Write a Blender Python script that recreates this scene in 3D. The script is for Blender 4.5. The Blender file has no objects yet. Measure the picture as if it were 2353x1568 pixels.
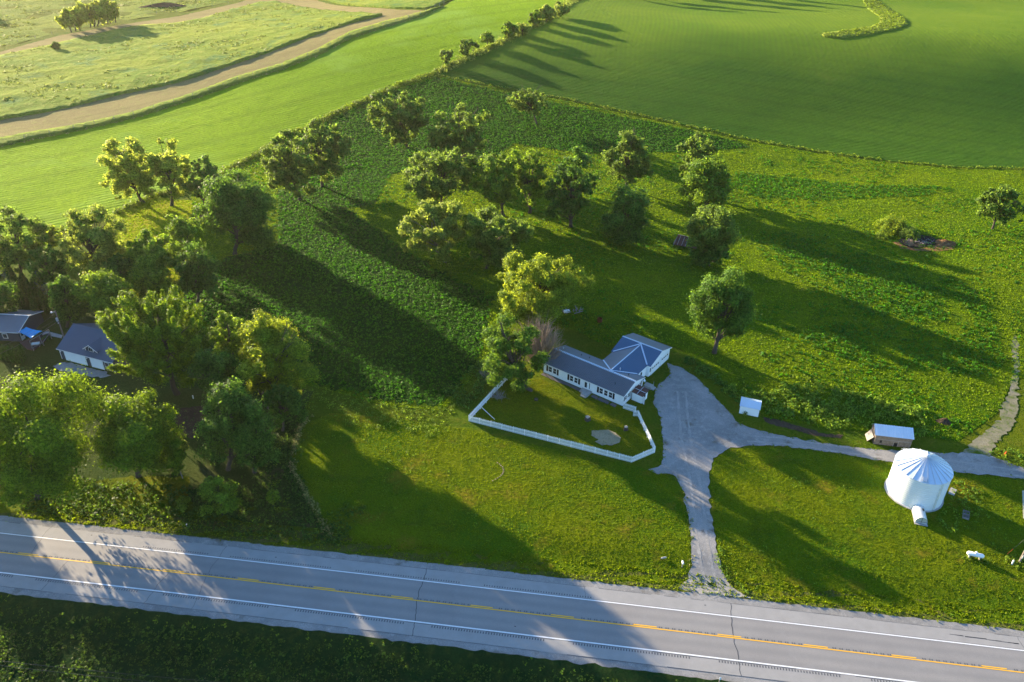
import bpy, bmesh, math, random
import numpy as np
from mathutils import Vector, Matrix
from mathutils.geometry import delaunay_2d_cdt
random.seed(7); R = np.random.default_rng(11)
scn = bpy.context.scene
COL = scn.collection

# ------------------------------------------------------------------ camera
PITCH, ROLL, CAMH, FOC = 0.56405, 0.018477, 97.815, 1830.0     # FOC in pixels of a 2353 px wide picture
fw = np.array([0, math.cos(PITCH), -math.sin(PITCH)]); rt = np.array([1., 0, 0]); up = np.cross(rt, fw)
cr = math.cos(ROLL)*rt + math.sin(ROLL)*up; cu = -math.sin(ROLL)*rt + math.cos(ROLL)*up
cam = bpy.data.cameras.new('camera'); camo = bpy.data.objects.new('camera', cam); COL.objects.link(camo)
m = Matrix(((cr[0], cu[0], -fw[0], 0), (cr[1], cu[1], -fw[1], 0), (cr[2], cu[2], -fw[2], CAMH), (0, 0, 0, 1)))
camo.matrix_world = m
cam.sensor_width = 36; cam.lens = FOC*36/2353; cam.clip_start = 1; cam.clip_end = 9000
scn.camera = camo
# ------------------------------------------------------------------ light
SUN_AZ, SUN_EL = math.radians(132.5-180), math.radians(11.4)   # azimuth measured from +Y towards +X
sd = Vector((math.sin(SUN_AZ)*math.cos(SUN_EL), math.cos(SUN_AZ)*math.cos(SUN_EL), math.sin(SUN_EL)))
sun = bpy.data.lights.new('sun', 'SUN'); sun.energy = 5.0; sun.angle = math.radians(.55); sun.color = (1, .80, .52)
suno = bpy.data.objects.new('sun', sun); COL.objects.link(suno)
suno.rotation_euler = sd.to_track_quat('Z', 'Y').to_euler(); suno.location = (-200, 200, 150)
w = bpy.data.worlds.new("World"); scn.world = w; w.use_nodes = True
nt = w.node_tree; bg = nt.nodes['Background']; sky = nt.nodes.new('ShaderNodeTexSky'); sky.sky_type = 'NISHITA'
sky.sun_disc = False; sky.sun_elevation = SUN_EL; sky.sun_rotation = SUN_AZ % (2*math.pi)
sky.air_density = 1.0; sky.dust_density = .6; sky.ozone_density = 4.0
nt.links.new(sky.outputs[0], bg.inputs[0]); bg.inputs[1].default_value = .112
scn.view_settings.view_transform = 'Standard'; scn.view_settings.look = 'None'; scn.view_settings.gamma = 1
scn.view_settings.exposure = 2.2
scn.view_settings.use_curve_mapping = False
scn.cycles.max_bounces = 6; scn.cycles.transparent_max_bounces = 4; scn.cycles.diffuse_bounces = 3

# ------------------------------------------------------------------ terrain
AL = -0.119539; RU = np.array([math.cos(AL), math.sin(AL)]); RN = np.array([-RU[1], RU[0]])
def road_c(s): return 74.63599-8.499e-4*s-2.424e-5*s*s
def roadP(s, n): g = s*RU+(road_c(s)+n)*RN; return g
def roadSN(x, y): s = x*RU[0]+y*RU[1]; return s, x*RN[0]+y*RN[1]-road_c(np.clip(s, -160, 160))
def ss(a, b, x): t = np.clip((x-a)/(b-a), 0, 1); return t*t*(3-2*t)
def vnoise(x, y, sc, seed=0):
    x = np.asarray(x, float)/sc; y = np.asarray(y, float)/sc; xi = np.floor(x); yi = np.floor(y); fx = x-xi; fy = y-yi
    def h(a, b): v = np.sin(a*127.1+b*311.7+seed*74.7)*43758.5453; return v-np.floor(v)
    fx = fx*fx*(3-2*fx); fy = fy*fy*(3-2*fy)
    return (h(xi, yi)*(1-fx)+h(xi+1, yi)*fx)*(1-fy)+(h(xi, yi+1)*(1-fx)+h(xi+1, yi+1)*fx)*fy
def gz(x, y):
    x = np.asarray(x, float); y = np.asarray(y, float)
    a = (x+96)*.94-(y-272)*.34                      # distance east of the hedge line
    L = np.where(a > 0, 1.0, np.exp(-(a/105.)**2))
    yc = 420-ss(10, 110, x)*34
    up_ = ss(250, yc+45, y)*(1-.5*ss(yc+25, yc+190, y)*ss(0, 110, x))
    z = 18*up_*L
    z = z+4.2*ss(60, 175, x)*ss(125, 190, y)*(1-ss(250, 330, y))
    z = z+3*ss(-60, 60, a*-1-40)*ss(280, 380, y)*0
    far = ss(560, 900, y); z = z*(1-far)+far*8*vnoise(x, y, 260, 3)
    pm = ss(150, 175, y)*(1-ss(330, 380, y))
    z = z+pm*(.55*(vnoise(x, y, 26, 1)-.5)+.22*(vnoise(x, y, 9, 2)-.5))
    s, n = roadSN(x, y)
    z = z-1.3*ss(3.8, 9, -n)-.35*ss(11.2, 14, n)*(1-ss(15, 20, n))
    return z
def ray(px, py): return fw+(px-1176.5)/FOC*cr-(py-784)/FOC*cu
def at(px, py, z=None):
    """point of the place seen at a pixel of the 2353 px wide picture: on the terrain, or at height z above it"""
    d = ray(px, py); zz = 0.0
    if d[2] > -.02: d = d.copy(); d[2] = -.02
    for _ in range(14):
        t = (zz-CAMH)/d[2]; P = np.array([0, 0, CAMH])+t*d; g = float(gz(P[0], P[1]))+(z or 0); zz = .45*zz+.55*g
    return np.array([P[0], P[1], zz])
def proj(P):
    v = np.array(P)-np.array([0, 0, CAMH]); k = v@fw; return 1176.5+FOC*(v@cr)/k, 784-FOC*(v@cu)/k
def D(ox, oy, s, *pts): return [((ox+x/s)/1.7407, (oy+y/s)/1.7407) for x, y in pts]

# ------------------------------------------------------------------ helpers
def tag(o, label=None, cat=None, group=None, kind=None):
    if label: o['label'] = label
    if cat: o['category'] = cat
    if group: o['group'] = group
    if kind: o['kind'] = kind
    return o
def link_mesh(name, V, F, mat, parent=None, smooth=False):
    me = bpy.data.meshes.new(name)
    V = np.asarray(V, dtype=np.float32)
    if isinstance(F, np.ndarray) and F.ndim == 2:
        k = F.shape[1]; nf = len(F)
        me.vertices.add(len(V)); me.vertices.foreach_set('co', V.ravel())
        me.loops.add(nf*k); me.loops.foreach_set('vertex_index', F.astype(np.int32).ravel())
        me.polygons.add(nf); me.polygons.foreach_set('loop_start', np.arange(0, nf*k, k, dtype=np.int32))
        try: me.polygons.foreach_set('loop_total', np.full(nf, k, dtype=np.int32))
        except Exception: pass
        me.update(calc_edges=True)
    else:
        me.from_pydata([tuple(map(float, v)) for v in V], [], [tuple(int(i) for i in f) for f in F]); me.update()
    if smooth: me.polygons.foreach_set('use_smooth', [True]*len(me.polygons))
    me.materials.append(mat)
    o = bpy.data.objects.new(name, me); COL.objects.link(o)
    if parent: o.parent = parent
    return o
def empty(name, loc, label, cat, group=None, rz=0):
    o = bpy.data.objects.new(name, None); COL.objects.link(o); o.location = tuple(map(float, loc)); o.rotation_euler = (0, 0, rz)
    o.empty_display_size = .5
    return tag(o, label, cat, group)
def copy_tree(o, parent=None):
    c = o.copy(); COL.objects.link(c); c.parent = parent
    for ch in [k for k in COL.objects if k.parent == o]: copy_tree(ch, c)
    return c
class MB:
    """collects shapes; .build links them as ONE mesh object (coordinates relative to the parent's origin)"""
    def __init__(s, org=(0, 0, 0), ax=0.0):
        s.V = []; s.F = []; s.o = np.array(org, float); s.ca = math.cos(ax); s.sa = math.sin(ax)
    def p(s, a, b, c): return (s.o[0]+s.ca*a-s.sa*b, s.o[1]+s.sa*a+s.ca*b, s.o[2]+c)
    def add(s, V, F): n = len(s.V); s.V += [s.p(*v) for v in V]; s.F += [tuple(i+n for i in f) for f in F]; return s
    def box(s, a0, a1, b0, b1, c0, c1):
        return s.add([(a0, b0, c0), (a1, b0, c0), (a1, b1, c0), (a0, b1, c0), (a0, b0, c1), (a1, b0, c1), (a1, b1, c1), (a0, b1, c1)],
              [(0, 3, 2, 1), (4, 5, 6, 7), (0, 1, 5, 4), (1, 2, 6, 5), (2, 3, 7, 6), (3, 0, 4, 7)])
    def beam(s, p, q, w, h=None):
        p = Vector(p); q = Vector(q); h = h or w; d = (q-p).normalized(); a = d.cross(Vector((0, 0, 1)))
        if a.length < .01: a = Vector((1, 0, 0))
        a.normalize(); b = a.cross(d); V = []
        for e in (p, q):
            for i, j in ((-1, -1), (1, -1), (1, 1), (-1, 1)): V.append(tuple(e+a*(i*w/2)+b*(j*h/2)))
        return s.add(V, [(0, 1, 2, 3), (7, 6, 5, 4), (0, 4, 5, 1), (1, 5, 6, 2), (2, 6, 7, 3), (3, 7, 4, 0)])
    def tube(s, pts, rad, n=7):
        pts = [Vector(p) for p in pts]; base = len(s.V); V = []; F = []
        for i, p in enumerate(pts):
            d = (pts[min(i+1, len(pts)-1)]-pts[max(i-1, 0)]).normalized(); a = d.cross(Vector((.3, .1, 1)))
            if a.length < .05: a = d.cross(Vector((1, 0, 0)))
            a.normalize(); b = d.cross(a); r = rad[i] if hasattr(rad, '__len__') else rad
            for k in range(n): t = 2*math.pi*k/n; V.append(tuple(p+a*(r*math.cos(t))+b*(r*math.sin(t))))
        for i in range(len(pts)-1):
            for k in range(n): F.append((i*n+k, i*n+(k+1) % n, (i+1)*n+(k+1) % n, (i+1)*n+k))
        F.append(tuple(range(n-1, -1, -1))); F.append(tuple((len(pts)-1)*n+k for k in range(n)))
        return s.add(V, F)
    def prism(s, poly, b0, b1):      # polygon in (a,c), extruded along b
        n = len(poly); V = [(a, b0, c) for a, c in poly]+[(a, b1, c) for a, c in poly]
        return s.add(V, [tuple(range(n)), tuple(range(2*n-1, n-1, -1))]+[(i, i+n, (i+1) % n+n, (i+1) % n) for i in range(n)])
    def slab(s, P, t):               # quad P (4 points) given thickness downward
        V = [tuple(v) for v in P]+[(v[0], v[1], v[2]-t) for v in P]; n = len(P)
        return s.add(V, [tuple(range(n)), tuple(range(2*n-1, n-1, -1))]+[(i, i+n, (i+1) % n+n, (i+1) % n) for i in range(n)])
    def corr(s, p0, p1, p2, p3, rib, h, t=.04, duty=.45):
        """ribbed metal sheet: p0->p1 eave, p3->p2 ridge; ribs run up the slope"""
        p0, p1, p2, p3 = map(Vector, (p0, p1, p2, p3)); L = (p1-p0).length; k = max(2, int(L/rib)); nrm = (p1-p0).cross(p3-p0).normalized()
        if nrm.z < 0: nrm = -nrm
        V = []; F = []; row = []
        for i in range(k):
            for f, e in ((0, 0), (1-duty, 0), (1-duty*.75, 1), (1-duty*.25, 1)):
                row.append(((i+f)/k, e))
        row.append((1, 0))
        for f, e in row: V.append(tuple(p0.lerp(p1, f)+nrm*(h*e))); V.append(tuple(p3.lerp(p2, f)+nrm*(h*e)))
        for i in range(len(row)-1): F.append((2*i, 2*i+2, 2*i+3, 2*i+1))
        n = len(V)
        V += [tuple(v-nrm*t) for v in (p0, p1, p2, p3)]; F.append((n+3, n+2, n+1, n))
        F += [(n, n+1, len(row)*2-2, 0), (n+2, n+3, 1, len(row)*2-1)]
        return s.add(V, F)
    def build(s, name, mat, parent=None, smooth=False):
        return link_mesh(name, s.V, s.F, mat, parent, smooth)

# ------------------------------------------------------------------ materials
def newmat(name):
    m = bpy.data.materials.new(name); m.use_nodes = True; nt = m.node_tree; b = nt.nodes['Principled BSDF']
    b.inputs['Roughness'].default_value = .8; b.inputs['Specular IOR Level'].default_value = .2
    return m, nt, b
def N(nt, t, **k):
    n = nt.nodes.new(t)
    for a, v in k.items():
        if a in n.inputs.keys(): n.inputs[a].default_value = v
        else: setattr(n, a, v)
    return n
def noise(nt, scale, detail=3, rough=.6, vec=None, dist=0):
    n = N(nt, 'ShaderNodeTexNoise'); n.inputs['Scale'].default_value = scale; n.inputs['Detail'].default_value = detail
    n.inputs['Roughness'].default_value = rough; n.inputs['Distortion'].default_value = dist
    nt.links.new(vec if vec else pos(nt), n.inputs['Vector']); return n.outputs['Fac']
def pos(nt):
    for n in nt.nodes:
        if n.bl_idname == 'ShaderNodeNewGeometry': return n.outputs['Position']
    return nt.nodes.new('ShaderNodeNewGeometry').outputs['Position']
def ramp(nt, fac, lo, hi):
    r = N(nt, 'ShaderNodeMapRange'); nt.links.new(fac, r.inputs[0]); r.inputs[1].default_value = lo; r.inputs[2].default_value = hi; return r.outputs[0]
def mixc(nt, fac, a, b):
    x = N(nt, 'ShaderNodeMix', data_type='RGBA')
    if isinstance(fac, (int, float)): x.inputs[0].default_value = fac
    else: nt.links.new(fac, x.inputs[0])
    for i, c in ((6, a), (7, b)):
        if isinstance(c, tuple): x.inputs[i].default_value = (*c, 1)
        else: nt.links.new(c, x.inputs[i])
    return x.outputs[2]
def math_(nt, op, a, b=0.0):
    x = N(nt, 'ShaderNodeMath', operation=op)
    for i, c in ((0, a), (1, b)):
        if isinstance(c, (int, float)): x.inputs[i].default_value = c
        else: nt.links.new(c, x.inputs[i])
    return x.outputs[0]
def rows(nt, ang, period, wob=0.0, wobs=.02):
    """stripes across the ground: direction ang (radians, of the row), spacing period in metres"""
    sp = N(nt, 'ShaderNodeSeparateXYZ'); nt.links.new(pos(nt), sp.inputs[0])
    d = math_(nt, 'ADD', math_(nt, 'MULTIPLY', sp.outputs[0], -math.sin(ang)), math_(nt, 'MULTIPLY', sp.outputs[1], math.cos(ang)))
    if wob: d = math_(nt, 'ADD', d, math_(nt, 'MULTIPLY', noise(nt, wobs, 1), wob))
    return math_(nt, 'ADD', math_(nt, 'MULTIPLY', math_(nt, 'SINE', math_(nt, 'MULTIPLY', d, 2*math.pi/period)), .5), .5)
def set_bump(nt, b, h, strength, dist):
    bp = N(nt, 'ShaderNodeBump'); bp.inputs['Strength'].default_value = strength; bp.inputs['Distance'].default_value = dist
    nt.links.new(h, bp.inputs['Height']); nt.links.new(bp.outputs[0], b.inputs['Normal'])
def ground_mat(name, c1, c2, c3, s1=.05, s2=.5, s3=3.0, bump=.6, bd=.3, rowspec=None, fl=(.5, .72), third=None):
    m, nt, b = newmat(name)
    c = mixc(nt, ramp(nt, noise(nt, s1, 4), .38, .62), c1, c2)
    c = mixc(nt, ramp(nt, noise(nt, s2, 5, .7), *fl), c, c3)
    f = noise(nt, s3, 4, .75)
    c = mixc(nt, ramp(nt, f, .38, .62), mixc(nt, .5, c, tuple(x*.4 for x in c1)), c)
    if third: c = mixc(nt, ramp(nt, noise(nt, third[1], 5, .65), third[2], third[2]+.12), c, third[0])
    h = math_(nt, 'ADD', f, math_(nt, 'MULTIPLY', noise(nt, s2, 4), 1.5))
    if rowspec:
        r = rows(nt, *rowspec[:4]); c = mixc(nt, math_(nt, 'MULTIPLY', r, rowspec[4]), c, tuple(x*.35 for x in c1)); h = math_(nt, 'ADD', h, math_(nt, 'MULTIPLY', r, -rowspec[5]))
        r2 = rows(nt, rowspec[0], rowspec[1]*9.7, rowspec[2], rowspec[3]); c = mixc(nt, math_(nt, 'MULTIPLY', ramp(nt, r2, .8, 1), .3), c, tuple(x*.5 for x in c1))
    nt.links.new(c, b.inputs['Base Color']); set_bump(nt, b, h, min(1, bump*1.3), bd*2.2); b.inputs['Specular IOR Level'].default_value = .03; b.inputs['Roughness'].default_value = 1
    return m
def leaf_mat(name, c1, c2, tr, trf=.4, sc=.35):
    m, nt, b = newmat(name)
    c = mixc(nt, ramp(nt, noise(nt, sc, 3), .35, .65), c1, c2)
    pos(nt); gn = [n for n in nt.nodes if n.bl_idname == 'ShaderNodeNewGeometry'][0]; ri = gn.outputs['Random Per Island']
    c = mixc(nt, math_(nt, 'MULTIPLY', ramp(nt, noise(nt, 1.3, 2), .4, .7), .5), c, tuple(x*.5 for x in c1))
    hs = N(nt, 'ShaderNodeHueSaturation'); nt.links.new(c, hs.inputs['Color']); nt.links.new(math_(nt, 'ADD', math_(nt, 'MULTIPLY', math_(nt, 'POWER', ri, 1.6), .85), .62), hs.inputs['Value']); nt.links.new(math_(nt, 'ADD', math_(nt, 'MULTIPLY', ri, -.03), .512), hs.inputs['Hue']); c = hs.outputs[0]
    nt.links.new(c, b.inputs['Base Color']); b.inputs['Roughness'].default_value = .6; b.inputs['Specular IOR Level'].default_value = .09
    t = N(nt, 'ShaderNodeBsdfTranslucent'); th = N(nt, 'ShaderNodeHueSaturation'); th.inputs['Color'].default_value = (*tr, 1); nt.links.new(math_(nt, 'ADD', math_(nt, 'MULTIPLY', ri, 1.0), .4), th.inputs['Value']); nt.links.new(th.outputs[0], t.inputs[0]); mx = N(nt, 'ShaderNodeMixShader'); mx.inputs[0].default_value = trf
    nt.links.new(b.outputs[0], mx.inputs[1]); nt.links.new(t.outputs[0], mx.inputs[2]); nt.links.new(mx.outputs[0], nt.nodes['Material Output'].inputs[0])
    return m
def plain(name, c, rough=.7, metal=0, var=.25, sc=1.5, bump=0, bsc=8, spec=.3, c2=None):
    m, nt, b = newmat(name)
    cc = mixc(nt, math_(nt, 'MULTIPLY', ramp(nt, noise(nt, sc, 4, .65), .35, .7), var if c2 is None else 1.0), c, c2 or tuple(x*.5 for x in c))
    nt.links.new(cc, b.inputs['Base Color']); b.inputs['Roughness'].default_value = rough; b.inputs['Metallic'].default_value = metal; b.inputs['Specular IOR Level'].default_value = spec
    if bump: set_bump(nt, b, noise(nt, bsc, 3), bump, .05)
    return m
M = {}
M['grass'] = ground_mat('grass', (.07, .13, .006), (.12, .155, .006), (.15, .16, .015), .045, .35, 2.2, .8, .35)
M['lawn'] = ground_mat('lawn', (.07, .145, .004), (.15, .185, .004), (.03, .085, .006), .06, .18, 3.2, .8, .2, third=((.20, .16, .012), .09, .55))
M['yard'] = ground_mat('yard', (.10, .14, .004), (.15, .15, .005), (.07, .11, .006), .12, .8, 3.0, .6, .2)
M['mown'] = ground_mat('mown', (.27, .28, .006), (.31, .30, .008), (.22, .24, .006), .08, .4, 2.5, .25, .1)
M['cropL'] = ground_mat('crop_left', (.19, .33, .006), (.24, .38, .008), (.16, .29, .006), .012, .25, 1.2, .8, .35, rowspec=(math.radians(38), 1.9, 14, .006, .16, .30), third=((.20, .33, .03), .015, .52))
M['cropR'] = ground_mat('crop_right', (.05, .14, .010), (.075, .165, .012), (.042, .12, .010), .01, .2, 1.1, .8, .35, rowspec=(math.radians(-19), 1.5, 16, .006, .40, .8), third=((.09, .13, .02), .02, .62))
def far_section_sunlit(m):  # pale soil rows beyond the crest, with its sunlit brightness put into the colour
    nt = m.node_tree; b = nt.nodes['Principled BSDF']; src = b.inputs['Base Color'].links[0].from_socket
    sp = N(nt, 'ShaderNodeSeparateXYZ'); nt.links.new(pos(nt), sp.inputs[0])
    yy = math_(nt, 'ADD', sp.outputs[1], math_(nt, 'MULTIPLY', noise(nt, .02, 3), 60)); f = ramp(nt, yy, 385, 455)
    rr_ = rows(nt, math.radians(80), 2.4, 14, .008); pale = mixc(nt, ramp(nt, noise(nt, .015, 4), .35, .65), (.11, .21, .010), (.16, .25, .014)); pale = mixc(nt, math_(nt, 'MULTIPLY', rr_, .22), pale, (.09, .11, .03))
    nt.links.new(mixc(nt, f, src, pale), b.inputs['Base Color'])
far_section_sunlit(M['cropR'])
M['hay'] = ground_mat('hay', (.24, .31, .035), (.14, .24, .03), (.34, .36, .07), .02, .22, .8, 1.0, .7, third=((.10, .19, .05), .06, .55))
M['dirt'] = ground_mat('dirt', (.30, .25, .10), (.24, .20, .085), (.30, .30, .09), .03, .3, 2, .5, .2, rowspec=(math.radians(38), 1.2, 3, .01, .25, .4))
M['rough'] = ground_mat('rough_pasture', (.14, .22, .025), (.24, .29, .04), (.07, .15, .02), .016, .12, .9, 1.0, .6, third=((.20, .22, .07), .03, .58))
M['pasture'] = ground_mat('pasture', (.065, .15, .003), (.145, .20, .004), (.035, .10, .005), .03, .25, 1.8, 1.0, .4)
M['alfalfa'] = ground_mat('alfalfa_ground', (.014, .06, .006), (.025, .08, .006), (.04, .10, .008), .04, .5, 2.5, 1.2, .5)
M['ditch'] = ground_mat('ditch', (.018, .055, .014), (.03, .08, .018), (.07, .11, .02), .06, .5, 3, 1.0, .5)
M['verge'] = ground_mat('verge', (.10, .13, .02), (.13, .13, .04), (.05, .11, .012), .3, .9, 4, .8, .2)
M['gravel'] = ground_mat('gravel', (.31, .30, .285), (.22, .215, .205), (.38, .36, .33), .12, .8, 6, .3, .02, third=((.13, .115, .09), .22, .58))
M['track'] = ground_mat('track', (.28, .25, .17), (.20, .19, .11), (.09, .13, .02), .2, .5, 4, .4, .05, third=((.08, .12, .015), .3, .5))
M['soil'] = ground_mat('soil', (.09, .065, .045), (.07, .05, .035), (.12, .09, .06), .3, 1, 5, .7, .15)
M['sand'] = ground_mat('sand', (.36, .29, .18), (.30, .25, .15), (.22, .20, .10), .3, 1.2, 5, .3, .06)
M['straw'] = ground_mat('straw', (.24, .13, .055), (.20, .10, .045), (.36, .27, .15), .4, 1.2, 5, 1, .2)
M['dark'] = ground_mat('burnt', (.02, .02, .02), (.035, .03, .026), (.10, .10, .11), .5, 2, 6, .8, .15)
M['shade_ground'] = ground_mat('shaded_grass', (.04, .075, .014), (.07, .09, .02), (.05, .08, .015), .08, .6, 3, .7, .25, third=((.10, .085, .045), .16, .62))  # grass darkened in colour for the shade under the homestead trees

def road_mat():
    m, nt, b = newmat('asphalt')
    c = mixc(nt, ramp(nt, noise(nt, .15, 4), .35, .65), (.262, .246, .228), (.222, .208, .196))
    c = mixc(nt, ramp(nt, noise(nt, 14, 3, .8), .45, .75), c, (.17, .168, .165))
    r = rows(nt, AL, 1.83, 1.2, .01); c = mixc(nt, math_(nt, 'MULTIPLY', r, .38), c, (.16, .157, .155))
    c = mixc(nt, math_(nt, 'MULTIPLY', ramp(nt, noise(nt, .6, 4, .7), .5, .75), .3), c, (.30, .29, .275))
    nt.links.new(c, b.inputs['Base Color']); b.inputs['Roughness'].default_value = .75; b.inputs['Specular IOR Level'].default_value = .3
    set_bump(nt, b, noise(nt, 22, 2), .25, .02)
    return m
M['asphalt'] = road_mat()
M['shoulder'] = plain('shoulder_asphalt', (.29, .28, .265), .85, 0, .25, .5, .4, 14)
M['white_paint'] = plain('white_road_paint', (.75, .75, .74), .6, 0, .35, 6)
M['yellow_paint'] = plain('yellow_road_paint', (.80, .42, .015), .6, 0, .2, 6)
M['tar'] = plain('tar', (.035, .036, .04), .6)
M['rumble'] = plain('rumble_groove', (.10, .10, .105), .8)
M['siding'] = plain('white_siding', (.84, .86, .87), .55, 0, .12, .8)
M['white'] = plain('white_trim', (.8, .8, .79), .5, 0, .1, 2)
M['picket'] = plain('white_picket', (.82, .84, .85), .7, 0, .3, 3)
M['black'] = plain('black_shutter', (.012, .013, .015), .5)
M['glass'] = plain('window_glass', (.03, .04, .05), .08, 0, .1, 1, spec=.6)
M['roof_grey'] = plain('grey_metal_roof', (.16, .175, .195), .5, .3, .25, .4)
M['roof_shaded'] = plain('shaded_metal_roof', (.06, .12, .20), .42, .3, .12, .4)  # shaded slopes, with the blue of the reflected sky put into the colour
M['flash'] = plain('pale_flashing', (.50, .60, .70), .45, .3, .15, 1)
M['rust'] = plain('rusty_metal', (.14, .055, .035), .8, .1, 1, 1.2, c2=(.05, .035, .04))
M['rust_or'] = plain('orange_rust', (.20, .06, .02), .8, .1, .4, 3)
M['galv'] = plain('galvanised_steel', (.62, .65, .68), .38, .55, .15, .8)
M['galvroof'] = plain('galvanised_roof', (.60, .70, .80), .42, .4, .15, .6)
M['slate'] = plain('slate_blue_roof', (.075, .105, .15), .5, .25, .12, .5)
M['dkside'] = plain('dark_blue_siding', (.045, .06, .08), .7)
M['conc'] = plain('concrete', (.36, .35, .33), .85, 0, .4, 1.5, .3, 8)
M['slabdk'] = plain('dark_paving', (.12, .11, .11), .9, 0, .4, 1.5)
M['barn'] = plain('weathered_boards', (.20, .165, .13), .9, 0, 1, 1.8, c2=(.09, .07, .06))
M['wood'] = plain('grey_wood', (.26, .24, .22), .9, 0, .5, 2)
M['deck'] = plain('red_brown_deck', (.10, .05, .045), .8)
M['sail'] = plain('blue_sail_cloth', (.01, .30, .62), .6, 0, .08, .5)
M['bark'] = plain('bark', (.075, .06, .045), .95, 0, .5, 3, .8, 8)
M['barkl'] = plain('pale_bark', (.24, .20, .17), .95, 0, .5, 3, .8, 8)
M['twig'] = plain('dry_twigs', (.30, .215, .15), .95, 0, .4, 2)
M['wire'] = plain('wire', (.10, .095, .09), .6)
M['orange'] = plain('orange_plastic', (.8, .12, .02), .6)
LM = dict(
 ash=leaf_mat('leaf_ash', (.15, .23, .025), (.23, .30, .04), (.66, .76, .09), .46),
 bright=leaf_mat('leaf_bright', (.10, .19, .015), (.16, .25, .02), (.50, .60, .035), .42),
 maple=leaf_mat('leaf_maple', (.04, .12, .008), (.08, .17, .010), (.36, .54, .02), .31),
 oak=leaf_mat('leaf_oak', (.06, .125, .018), (.11, .175, .028), (.36, .54, .06), .38),
 dark=leaf_mat('leaf_dark', (.028, .095, .015), (.055, .145, .022), (.26, .48, .04), .33),
 mid=leaf_mat('leaf_mid', (.06, .15, .013), (.12, .215, .02), (.38, .58, .035), .34),
 pale=leaf_mat('leaf_pale', (.12, .19, .028), (.19, .26, .045), (.50, .62, .08), .40),
 shade=leaf_mat('leaf_shade', (.04, .115, .014), (.08, .175, .02), (.28, .48, .035), .30),
 cedar=leaf_mat('leaf_cedar', (.022, .07, .012), (.04, .11, .015), (.15, .28, .03), .2, .8),
 spruce=leaf_mat('leaf_spruce', (.04, .085, .09), (.08, .14, .16), (.1, .2, .15), .15, .8),
 alfalfa=leaf_mat('leaf_alfalfa', (.022, .10, .006), (.045, .14, .006), (.12, .42, .01), .33, .5),
 weed=leaf_mat('leaf_weed', (.085, .16, .010), (.14, .20, .015), (.34, .48, .03), .33, .8),
 weeddk=leaf_mat('leaf_weed_dark', (.018, .06, .012), (.04, .10, .018), (.2, .36, .03), .32, .5),
 straw=leaf_mat('leaf_straw', (.22, .23, .07), (.30, .29, .09), (.4, .4, .12), .3, .8),
 hay=leaf_mat('leaf_hay', (.15, .24, .03), (.25, .30, .05), (.36, .42, .08), .3, .2),
)
# ------------------------------------------------------------------ draped sheets
def inside(poly, X, Y):
    poly = np.asarray(poly); n = len(poly); c = np.zeros(X.shape, bool); j = n-1
    for i in range(n):
        xi, yi = poly[i]; xj, yj = poly[j]
        m = ((yi > Y) != (yj > Y)) & (X < (xj-xi)*(Y-yi)/(yj-yi+1e-12)+xi); c ^= m; j = i
    return c
def wpoly(pts): return np.array([at(*p)[:2] for p in pts])
def densify(P, step, jit=0, seed=0):
    rr = np.random.default_rng(seed); out = []
    for i in range(len(P)):
        a = P[i]; b = P[(i+1) % len(P)]; L = np.hypot(*(b-a)); k = max(1, int(L/step)); nn = np.array([-(b-a)[1], (b-a)[0]])/max(L, 1e-6)
        for t in range(k):
            q = a+(b-a)*t/k
            if jit: q = q+nn*rr.normal(0, jit)
            out.append(q)
    return np.array(out)
def sheet(name, P, mat, off=.06, step=3.0, jit=0, thick=0, kind='structure', lump=0, seed=1, parent=None):
    B = densify(np.asarray(P, float), step*.5 if jit else step, jit, seed)
    x0, y0 = B.min(0); x1, y1 = B.max(0)
    gx, gy = np.meshgrid(np.arange(x0, x1, step), np.arange(y0, y1, step)); gx = gx.ravel(); gy = gy.ravel()
    rr = np.random.default_rng(seed); gx = gx+rr.uniform(-.2, .2, gx.shape)*step; gy = gy+rr.uniform(-.2, .2, gy.shape)*step
    k = inside(B, gx, gy); G = np.c_[gx[k], gy[k]]
    if len(G):
        # keep interior points off the boundary
        d = np.full(len(G), 1e9)
        for q in B: d = np.minimum(d, (G[:, 0]-q[0])**2+(G[:, 1]-q[1])**2)
        G = G[d > (.35*step)**2]
    pts = [Vector(q) for q in B]+[Vector(q) for q in G]; nb = len(B)
    v, e, f, *_ = delaunay_2d_cdt(pts, [], [list(range(nb))], 1, 1e-5)
    V = np.array([(q.x, q.y) for q in v]); Z = gz(V[:, 0], V[:, 1])+off+thick
    if lump: 
        Z = Z+lump*(vnoise(V[:, 0], V[:, 1], 6, 5)-.5)*2+lump*(vnoise(V[:, 0], V[:, 1], 14, 6)-.5)*2
    V3 = [(a, b, c) for (a, b), c in zip(V, Z)]; F = [tuple(t) for t in f if len(t) >= 3]
    F = [t if (V[t[1]]-V[t[0]])[0]*(V[t[2]]-V[t[0]])[1]-(V[t[1]]-V[t[0]])[1]*(V[t[2]]-V[t[0]])[0] > 0 else tuple(reversed(t)) for t in F]
    if thick:
        cnt = {}
        for t in F:
            for i in range(len(t)): cnt[(t[i], t[(i+1) % len(t)])] = 1
        be = [k_ for k_ in cnt if (k_[1], k_[0]) not in cnt]; n = len(V3); mp = {}
        for a, b in be:
            for q in (a, b):
                if q not in mp: mp[q] = len(V3); V3.append((V3[q][0], V3[q][1], V3[q][2]-thick-off-.25-lump*2))
            F.append((a, mp[a], mp[b], b))
    o = link_mesh(name, V3, F, mat, parent, smooth=True)
    if kind: tag(o, kind=kind)
    return o
def psheet(name, pts, mat, **k): return sheet(name, wpoly(pts), mat, **k)

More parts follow.
